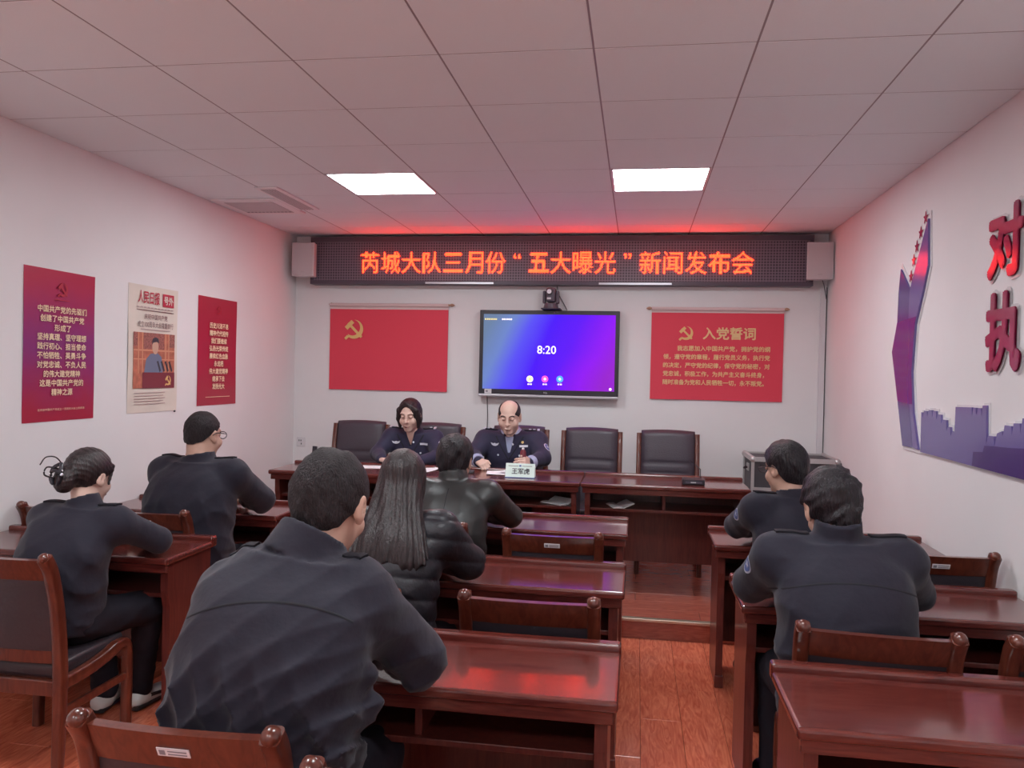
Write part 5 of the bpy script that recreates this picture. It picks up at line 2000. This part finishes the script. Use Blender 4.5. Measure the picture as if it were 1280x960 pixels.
    if S.get('backseam'):
        ptsl = [neck - ax * t - tf * 0.5 for t in np.linspace(0.05, 0.42, 24)]
        strip('back_seam', jb, ptsl, 0.0018, tf, 'seam', jk, org, 0.0008)
    if S.get('epaulettes'):
        for s in (1, -1):
            hits = []
            for t in np.linspace(S.get('ep0', 0.5), 1.06, 9):
                q = neck + (sh[s] - neck) * t
                hh = jb.ray_cast(Vector(q) + Vector((0, 0, 0.3)), Vector((0, 0, -1)))
                if hh[0] is not None:
                    hits.append(hh[0] + hh[1] * 0.002)
            if len(hits) < 4:
                continue
            e = B().tube([tuple(h - Vector(org)) for h in hits], [(0.022, 0.0045)] * len(hits), 8, flat=(0, 0, 1)).obj('epaulette', 'uniform_dark', jk)
            if S['epaulettes'] > 1:
                A, Bq = hits[-5], hits[-1]
                d = (Bq - A).normalized()
                sd = Vector(tf)
                sd = (sd - d * sd.dot(d)).normalized()
                up_ = d.cross(sd)
                if up_.z < 0:
                    up_ = -up_
                mt = Matrix((d, sd, up_)).transposed().to_4x4()
                mt.translation = A - Vector(org) + up_ * 0.006
                L = (Bq - A).length
                B().box((L - 0.016, -0.022, -0.004), (L + 0.002, 0.022, 0.004), 0.001, mtx=mt).obj('rank_bar', 'badge_silver', e)
                for q in range(S['epaulettes'] - 1):
                    B().prism([((0.012 if k % 2 == 0 else 0.0055) * math.cos(k * PI / 5) + L - 0.040 - 0.034 * q, (0.012 if k % 2 == 0 else 0.0055) * math.sin(k * PI / 5)) for k in range(10)],
                              mt @ Vector((0, 0, 0.001)), d, d.cross(up_) * -1, 0.004).obj('rank_star', 'badge_silver', e)
    for s in S.get('patch', ()):
        # shield on the upper arm
        m_ = sh[s] * 0.72 + elb[s] * 0.28
        arm = nv(elb[s] - sh[s])
        pdv = nv(S.get('pdir', {}).get(s, shr * s))
        xd = nv(np.cross(arm, pdv))
        shield = [(0.030 * math.cos(a), 0.036 * math.sin(a) - (0.010 if math.sin(a) < 0 else 0) * abs(math.sin(a))) for a in np.linspace(0, 2 * PI, 20, endpoint=False)]
        if decal('sleeve_patch', jb, shield, m_, xd, -arm, -pdv, 'badge_silver', jk, org, 0.0015):
            decal('patch_field', jb, [(a * 0.80, c_ * 0.80) for a, c_ in shield], m_, xd, -arm, -pdv, 'badge_blue', jk, org, 0.0030)
            decal('patch_star', jb, [((0.016 if k % 2 == 0 else 0.008) * math.cos(k * PI / 5), (0.016 if k % 2 == 0 else 0.008) * math.sin(k * PI / 5)) for k in range(10)], m_, xd, -arm, -pdv, 'badge_silver', jk, org, 0.0042)
    if S.get('chest'):
        fd = -tf
        for it in S['chest']:
            name, poly, u, v, m_ = it
            decal(name, jb, poly, neck + tf * 0.10 + shr * u - ax * v, -shr, ax, fd, m_, jk, org, 0.002)
    if S.get('zip'):
        strip('front_placket', jb, [neck + tf * 0.5 - ax * t for t in np.linspace(0.14, 0.42, 16)], 0.003, -tf, 'seam', jk, org, 0.001)
    if S.get('lapel'):
        for s in (1, -1):
            strip('lapel_edge', jb, [neck + tf * 0.5 - ax * (0.02 + 0.17 * t) + shr * s * (0.105 * (1 - t) + 0.004) for t in np.linspace(0, 1, 14)], 0.004, -tf, 'seam', jk, org, 0.001)
    if S.get('shirt'):
        fs = Field(neck - 0.22, neck + 0.14, 0.006)
        fs.add(loft([(neck - ax * 0.18, shr, tf, 0.13 * sc, 0.108 * sc), (neck - ax * 0.02, shr, tf, 0.10 * sc, 0.080 * sc), (neck + nd * 0.035, shr, tf, nr + 0.010, nr + 0.012)], 2.0), 0.0)
        fs.cut(loft([(neck + nd * 0.0 + tf * 0.03, shr, tf, nr - 0.006, nr - 0.002), (neck + nd * 0.09 + tf * 0.03, shr, tf, nr + 0.004, nr + 0.004)], 2.0), 0.004)
        field_obj(fs, 'shirt', S['shirt'], root, org)
    if S.get('cuff'):
        for s in (1, -1):
            d = nv(wri[s] - elb[s])
            smooth_obj(B().tube([tuple(wri[s] - d * 0.035 - org), tuple(wri[s] + d * 0.008 - org)], [0.0485 * sc * ar, 0.042 * sc * ar], 16).obj('cuff', S['cuff'], jk))
    return dict(root=root, bvh=bvh, jb=jb, jk=jk, H=H, org=org, hb=hb, neck=neck, ax=ax, tf=tf, shr=shr, sh=sh, elb=elb, fr=fr, hair=ho)


DK = 0.76 + 0.055     # height of a forearm resting on an audience desk

# large man in the middle, seen from behind
person(dict(label='large man in dark jacket, back turned, at the nearest centre desk', org=(-0.87, 1.80, 0), pelvis=(-0.875, 1.80, 0.575), neck=(-0.800, 1.905, 1.175),
            head=(-0.775, 1.985, 1.265), hf=(0.12, 0.93, -0.34), hs=1.12, sc=1.12, girth=1.08, shr=(1, 0.02, 0.03), shw=0.142, drop=0.115, neckr=0.066, fat=1.0, bow=0.075, jw=1.0, jd=1.08,
            elbR=(-0.555, 2.06, 0.868), wriR=(-0.81, 2.27, DK + 0.01), elbL=(-1.035, 2.05, 0.87), wriL=(-0.95, 2.30, DK + 0.01), skin='skin_warm', hm='hair_short', cell=0.0055, ccell=0.0065,
            ep0=0.72, seed=11, fold=0.027, lam=0.10, yoke=0.115, epaulettes=1, collar=0.043, nape=(-0.07, -0.072), tuft=(0.003, 70), ar=1.06,
            folds=[((-0.60, 1.80, 0.90), (-0.85, 1.66, 0.78), 0.020), ((-0.60, 1.82, 0.84), (-0.80, 1.69, 0.68), 0.020), ((-1.06, 1.82, 0.92), (-0.90, 1.665, 0.86), 0.018),
                   ((-1.05, 1.78, 0.80), (-0.86, 1.665, 0.70), 0.018), ((-0.62, 1.86, 0.98), (-0.74, 1.70, 1.0), 0.012)]))
# long-haired woman in a puffer jacket
person(dict(label='woman with long straight dark hair in black puffer jacket, back turned', org=(-0.92, 2.95, 0), pelvis=(-0.93, 2.93, 0.54), neck=(-0.905, 3.05, 1.055),
            head=(-0.905, 3.085, 1.178), hf=(0.02, 0.93, -0.30), sc=0.98, girth=1.0, shw=0.165, neckr=0.047, bow=0.05, jw=1.05, jd=1.1, ar=1.22,
            elbR=(-0.655, 3.16, 0.860), wriR=(-0.82, 3.36, DK), elbL=(-1.18, 3.16, 0.865), wriL=(-1.0, 3.36, DK), skin='skin_pale', hair='long', hm='hair_brown', jm='puffer', puffy=0.075,
            fall=[((-0.905, 2.985, 1.09), 0.106, 0.076), ((-0.90, 2.910, 1.00), 0.132, 0.058), ((-0.90, 2.866, 0.93), 0.146, 0.036), ((-0.90, 2.850, 0.89), 0.140, 0.020)], seed=22, fold=0.005, lam=0.06, collar=0.035, cell=0.006, jcell=0.0065))
# man in leather jacket
person(dict(label='man in shiny black leather jacket, seen from behind in the front row centre', org=(-0.95, 4.0, 0), pelvis=(-0.95, 4.02, 0.55), neck=(-0.935, 4.13, 1.050), head=(-0.945, 4.175, 1.143),
            hf=(0.05, 0.96, -0.27), hs=1.05, sc=1.06, girth=1.02, shw=0.172, neckr=0.056, bow=0.06, elbR=(-0.665, 4.34, 0.84), wriR=(-0.86, 4.52, DK), elbL=(-1.215, 4.32, 0.85), wriL=(-1.05, 4.52, DK),
            skin='skin_warm', hm='hair_black', hth=0.020, nape=(-0.075, -0.09), tuft=(0.005, 45), jm='jacket_leather', seed=33, fold=0.010, lam=0.10, backseam=True, collar=0.060))
# woman with claw clip
pw_ = person(dict(label='woman with hair pinned up by a claw clip, in dark jacket at the left desk', org=(-2.36, 3.08, 0), pelvis=(-2.39, 3.06, 0.545), neck=(-2.350, 3.17, 1.000), head=(-2.370, 3.215, 1.120),
                  hf=(0.22, 0.93, -0.22), sc=0.99, girth=0.98, shw=0.165, neckr=0.047, bow=0.06, jw=1.0, jd=1.05, elbR=(-2.115, 3.34, 0.835), wriR=(-2.29, 3.52, DK), elbL=(-2.60, 3.33, 0.84), wriL=(-2.42, 3.53, DK),
                  skin='skin_pale', hair='bun', hm='hair_brown', seed=44, fold=0.015, lam=0.10, epaulettes=1, collar=0.045, shoe='shoe_white', shoe_trim='shoe_black', face='lip',
                  kneeR=(-2.22, 3.44, 0.50), kneeL=(-2.46, 3.44, 0.50), ankR=(-2.30, 3.50, 0.085), ankL=(-2.44, 3.44, 0.085)))
H, org = pw_['H'], pw_['org']
cb_ = B()
for s in (1, -1):
    cb_.tube([tuple(p) for p in bez([H(0.0, -0.150, 0.045) - org, H(s * 0.022, -0.166, 0.020) - org, H(s * 0.026, -0.166, -0.020) - org, H(s * 0.012, -0.160, -0.050) - org], 4)], [0.005] + [0.008] * 11 + [0.004], 8)
cb_.tube([tuple(p) for p in bez([H(-0.022, -0.168, 0.006) - org, H(0.0, -0.176, 0.010) - org, H(0.022, -0.168, 0.006) - org], 4)], 0.007, 8)
cb_.obj('claw_clip', 'black_plastic', pw_['root'])
for k, (x, z) in enumerate(((0.026, 0.012), (0.032, -0.004))):
    smooth_obj(B().ball(tuple(H(x, -0.165, z) - org), 0.007).obj('clip_pearl', 'badge_silver', pw_['root']))
cb_ = B()
cb_.tube([tuple(p) for p in bez([H(-0.01, -0.125, 0.03) - org, H(-0.02, -0.165, 0.065) - org, H(-0.03, -0.205, 0.060) - org, H(-0.03, -0.225, 0.025) - org], 6)], 0.0028, 6)
cb_.tube([tuple(p) for p in bez([H(-0.02, -0.145, 0.02) - org, H(-0.03, -0.190, 0.020) - org, H(-0.03, -0.195, -0.012) - org, H(-0.02, -0.155, -0.022) - org], 6)], 0.0035, 6)
cb_.obj('loose_strand', 'hair_brown', pw_['root'])
# stout man with glasses
person(dict(label='stout man with cropped hair and glasses in dark jacket at the left front desk', org=(-2.35, 4.05, 0), pelvis=(-2.37, 4.04, 0.56), neck=(-2.365, 4.12, 1.105), head=(-2.375, 4.165, 1.235),
            hf=(0.22, 0.97, -0.12), hs=1.06, sc=1.10, girth=1.14, shw=0.180, neckr=0.068, fat=1.2, bow=0.06, jd=1.08, elbR=(-2.115, 4.36, 0.86), wriR=(-2.31, 4.56, DK + 0.01), elbL=(-2.64, 4.34, 0.86), wriL=(-2.47, 4.57, DK + 0.01),
            skin='skin_warm', hm='hair_short', hth=0.007, nape=(-0.085, -0.045), tuft=(0.0015, 80), glasses=True, seed=55, fold=0.014, epaulettes=1, collar=0.035, sock='sock_white', face='lip_male', ar=1.08))
# man with glasses on the right
person(dict(label='man with dark hair and glasses looking left, at the right front desk', org=(0.76, 4.04, 0), pelvis=(0.77, 4.04, 0.55), neck=(0.765, 4.12, 1.045), head=(0.735, 4.17, 1.170),
            hf=(-0.62, 0.76, -0.15), hs=1.05, sc=1.05, girth=1.0, shr=(0.97, 0.24, -0.02), shw=0.175, neckr=0.055, bow=0.06, elbR=(1.03, 4.34, 0.85), wriR=(0.86, 4.50, DK), elbL=(0.525, 4.30, 0.855), wriL=(0.66, 4.48, DK),
            skin='skin_warm', hm='hair_black', hth=0.018, tuft=(0.004, 50), glasses=True, seed=66, fold=0.013, epaulettes=1, collar=0.035, patch=(-1,), pdir={-1: (-1, -0.25, 0)}, face='lip_male'))
# broad man on the right
person(dict(label='broad man with black hair, back turned, at the right second desk', org=(0.70, 2.82, 0), pelvis=(0.715, 2.82, 0.56), neck=(0.69, 2.905, 1.075), head=(0.680, 2.945, 1.168),
            hf=(-0.10, 0.88, -0.46), hu=(-0.05, 0, 1), hs=1.09, sc=1.10, girth=1.06, shw=0.182, neckr=0.062, bow=0.065, jd=1.05, elbR=(1.005, 3.10, 0.86), wriR=(0.80, 3.30, DK + 0.01), elbL=(0.435, 3.08, 0.86), wriL=(0.58, 3.28, DK + 0.01),
            skin='skin_warm', hm='hair_black', hth=0.016, tuft=(0.006, 75), nape=(-0.07, -0.085), seed=77, fold=0.015, lam=0.12, yoke=0.135, epaulettes=1, collar=0.070, patch=(-1,), pdir={-1: (-1, -0.12, 0)}, cell=0.0055, ccell=0.007, ar=1.05))

# ---- the two officers facing the room
FD = DT + 0.05


def wing(w_=0.07, h_=0.022):
    return [(-w_ / 2, h_ * 0.55), (-w_ * 0.25, h_ * 0.15), (0, h_ * 0.4), (w_ * 0.25, h_ * 0.15), (w_ / 2, h_ * 0.55), (w_ * 0.36, -h_ * 0.25), (w_ * 0.12, -h_ * 0.6), (-w_ * 0.12, -h_ * 0.6), (-w_ * 0.36, -h_ * 0.25)]


def rectp(w_, h_):
    return [(-w_ / 2, -h_ / 2), (0, -h_ / 2), (w_ / 2, -h_ / 2), (w_ / 2, h_ / 2), (0, h_ / 2), (-w_ / 2, h_ / 2)]


def dot(r_):
    return [(r_ * math.cos(a), r_ * math.sin(a)) for a in np.linspace(0, 2 * PI, 10, endpoint=False)]


badges = [('wing_badge', wing(), 0.115, 0.080, 'badge_silver'), ('number_badge', rectp(0.066, 0.016), -0.115, 0.088, 'badge_silver'),
          ('button', dot(0.008), 0.085, 0.160, 'badge_silver'), ('button', dot(0.008), -0.085, 0.160, 'badge_silver'), ('button', dot(0.008), -0.030, 0.075, 'badge_silver')]
person(dict(label='woman officer with bobbed hair in dark uniform reading at the front desk', org=(-1.80, 6.36, DAIS_Z), fwd=(0, -1, 0), pelvis=(-1.78, 6.42, 0.68), neck=(-1.79, 6.335, 1.140), head=(-1.795, 6.262, 1.262),
            hf=(-0.02, -0.95, -0.23), hs=1.06, sc=1.02, girth=0.98, shw=0.175, neckr=0.046, bow=0.02, elbR=(-2.035, 6.20, 0.955), wriR=(-1.94, 6.015, FD), hdR=(0.75, -0.55, -0.1), elbL=(-1.53, 6.19, 0.95), wriL=(-1.63, 6.03, FD), hdL=(-0.8, -0.4, -0.1),
            skin='skin_pale', jm='uniform_navy', hair='bob', hm='hair_brown', face='lip', browt=0.0024, seed=88, fold=0.006, epaulettes=2, collar=0.03, vneck=0.13, lapel=True, chest=badges, patch=(-1,), pdir={-1: (0.72, -0.69, 0)}, cell=0.005, ccell=0.007))
person(dict(label='balding man officer in dark uniform looking down at papers behind the nameplate', org=(-0.985, 6.38, DAIS_Z), fwd=(0, -1, 0), pelvis=(-0.985, 6.43, 0.69), neck=(-0.985, 6.36, 1.150), head=(-0.988, 6.268, 1.272),
            hf=(0.0, -0.94, -0.26), hs=1.10, sc=1.10, girth=1.06, shw=0.192, neckr=0.058, fat=1.14, bow=0.02, elbR=(-1.265, 6.22, 0.965), wriR=(-1.185, 6.04, FD + 0.012), hdR=(0.62, -0.75, -0.15), curlR=(1.0, 1.1, 0.8), hpR=(0.4, 0.2, -1),
            elbL=(-0.71, 6.22, 0.965), wriL=(-0.790, 6.035, FD + 0.015), hdL=(-0.30, -0.92, 0.12), hpL=(-1, 0.3, -0.2), curlL=(0.7, 0.8, 0.6),
            skin='skin_pale', jm='uniform_navy', hair='bald', hm='hair_grey', hth=0.006, hairline=(0.06, 0.04), nape=(-0.08, -0.06), tuft=(0.001, 80), face='lip_male', browt=0.0036, seed=99, fold=0.006, epaulettes=3, collar=0.03, vneck=0.16,
            shirt='shirt_blue', lapel=True, chest=badges + [('party_pin', dot(0.010), -0.105, 0.060, 'gold')], patch=(-1,), pdir={-1: (0.72, -0.69, 0)}, cuff='shirt_blue', cell=0.005, ccell=0.007))
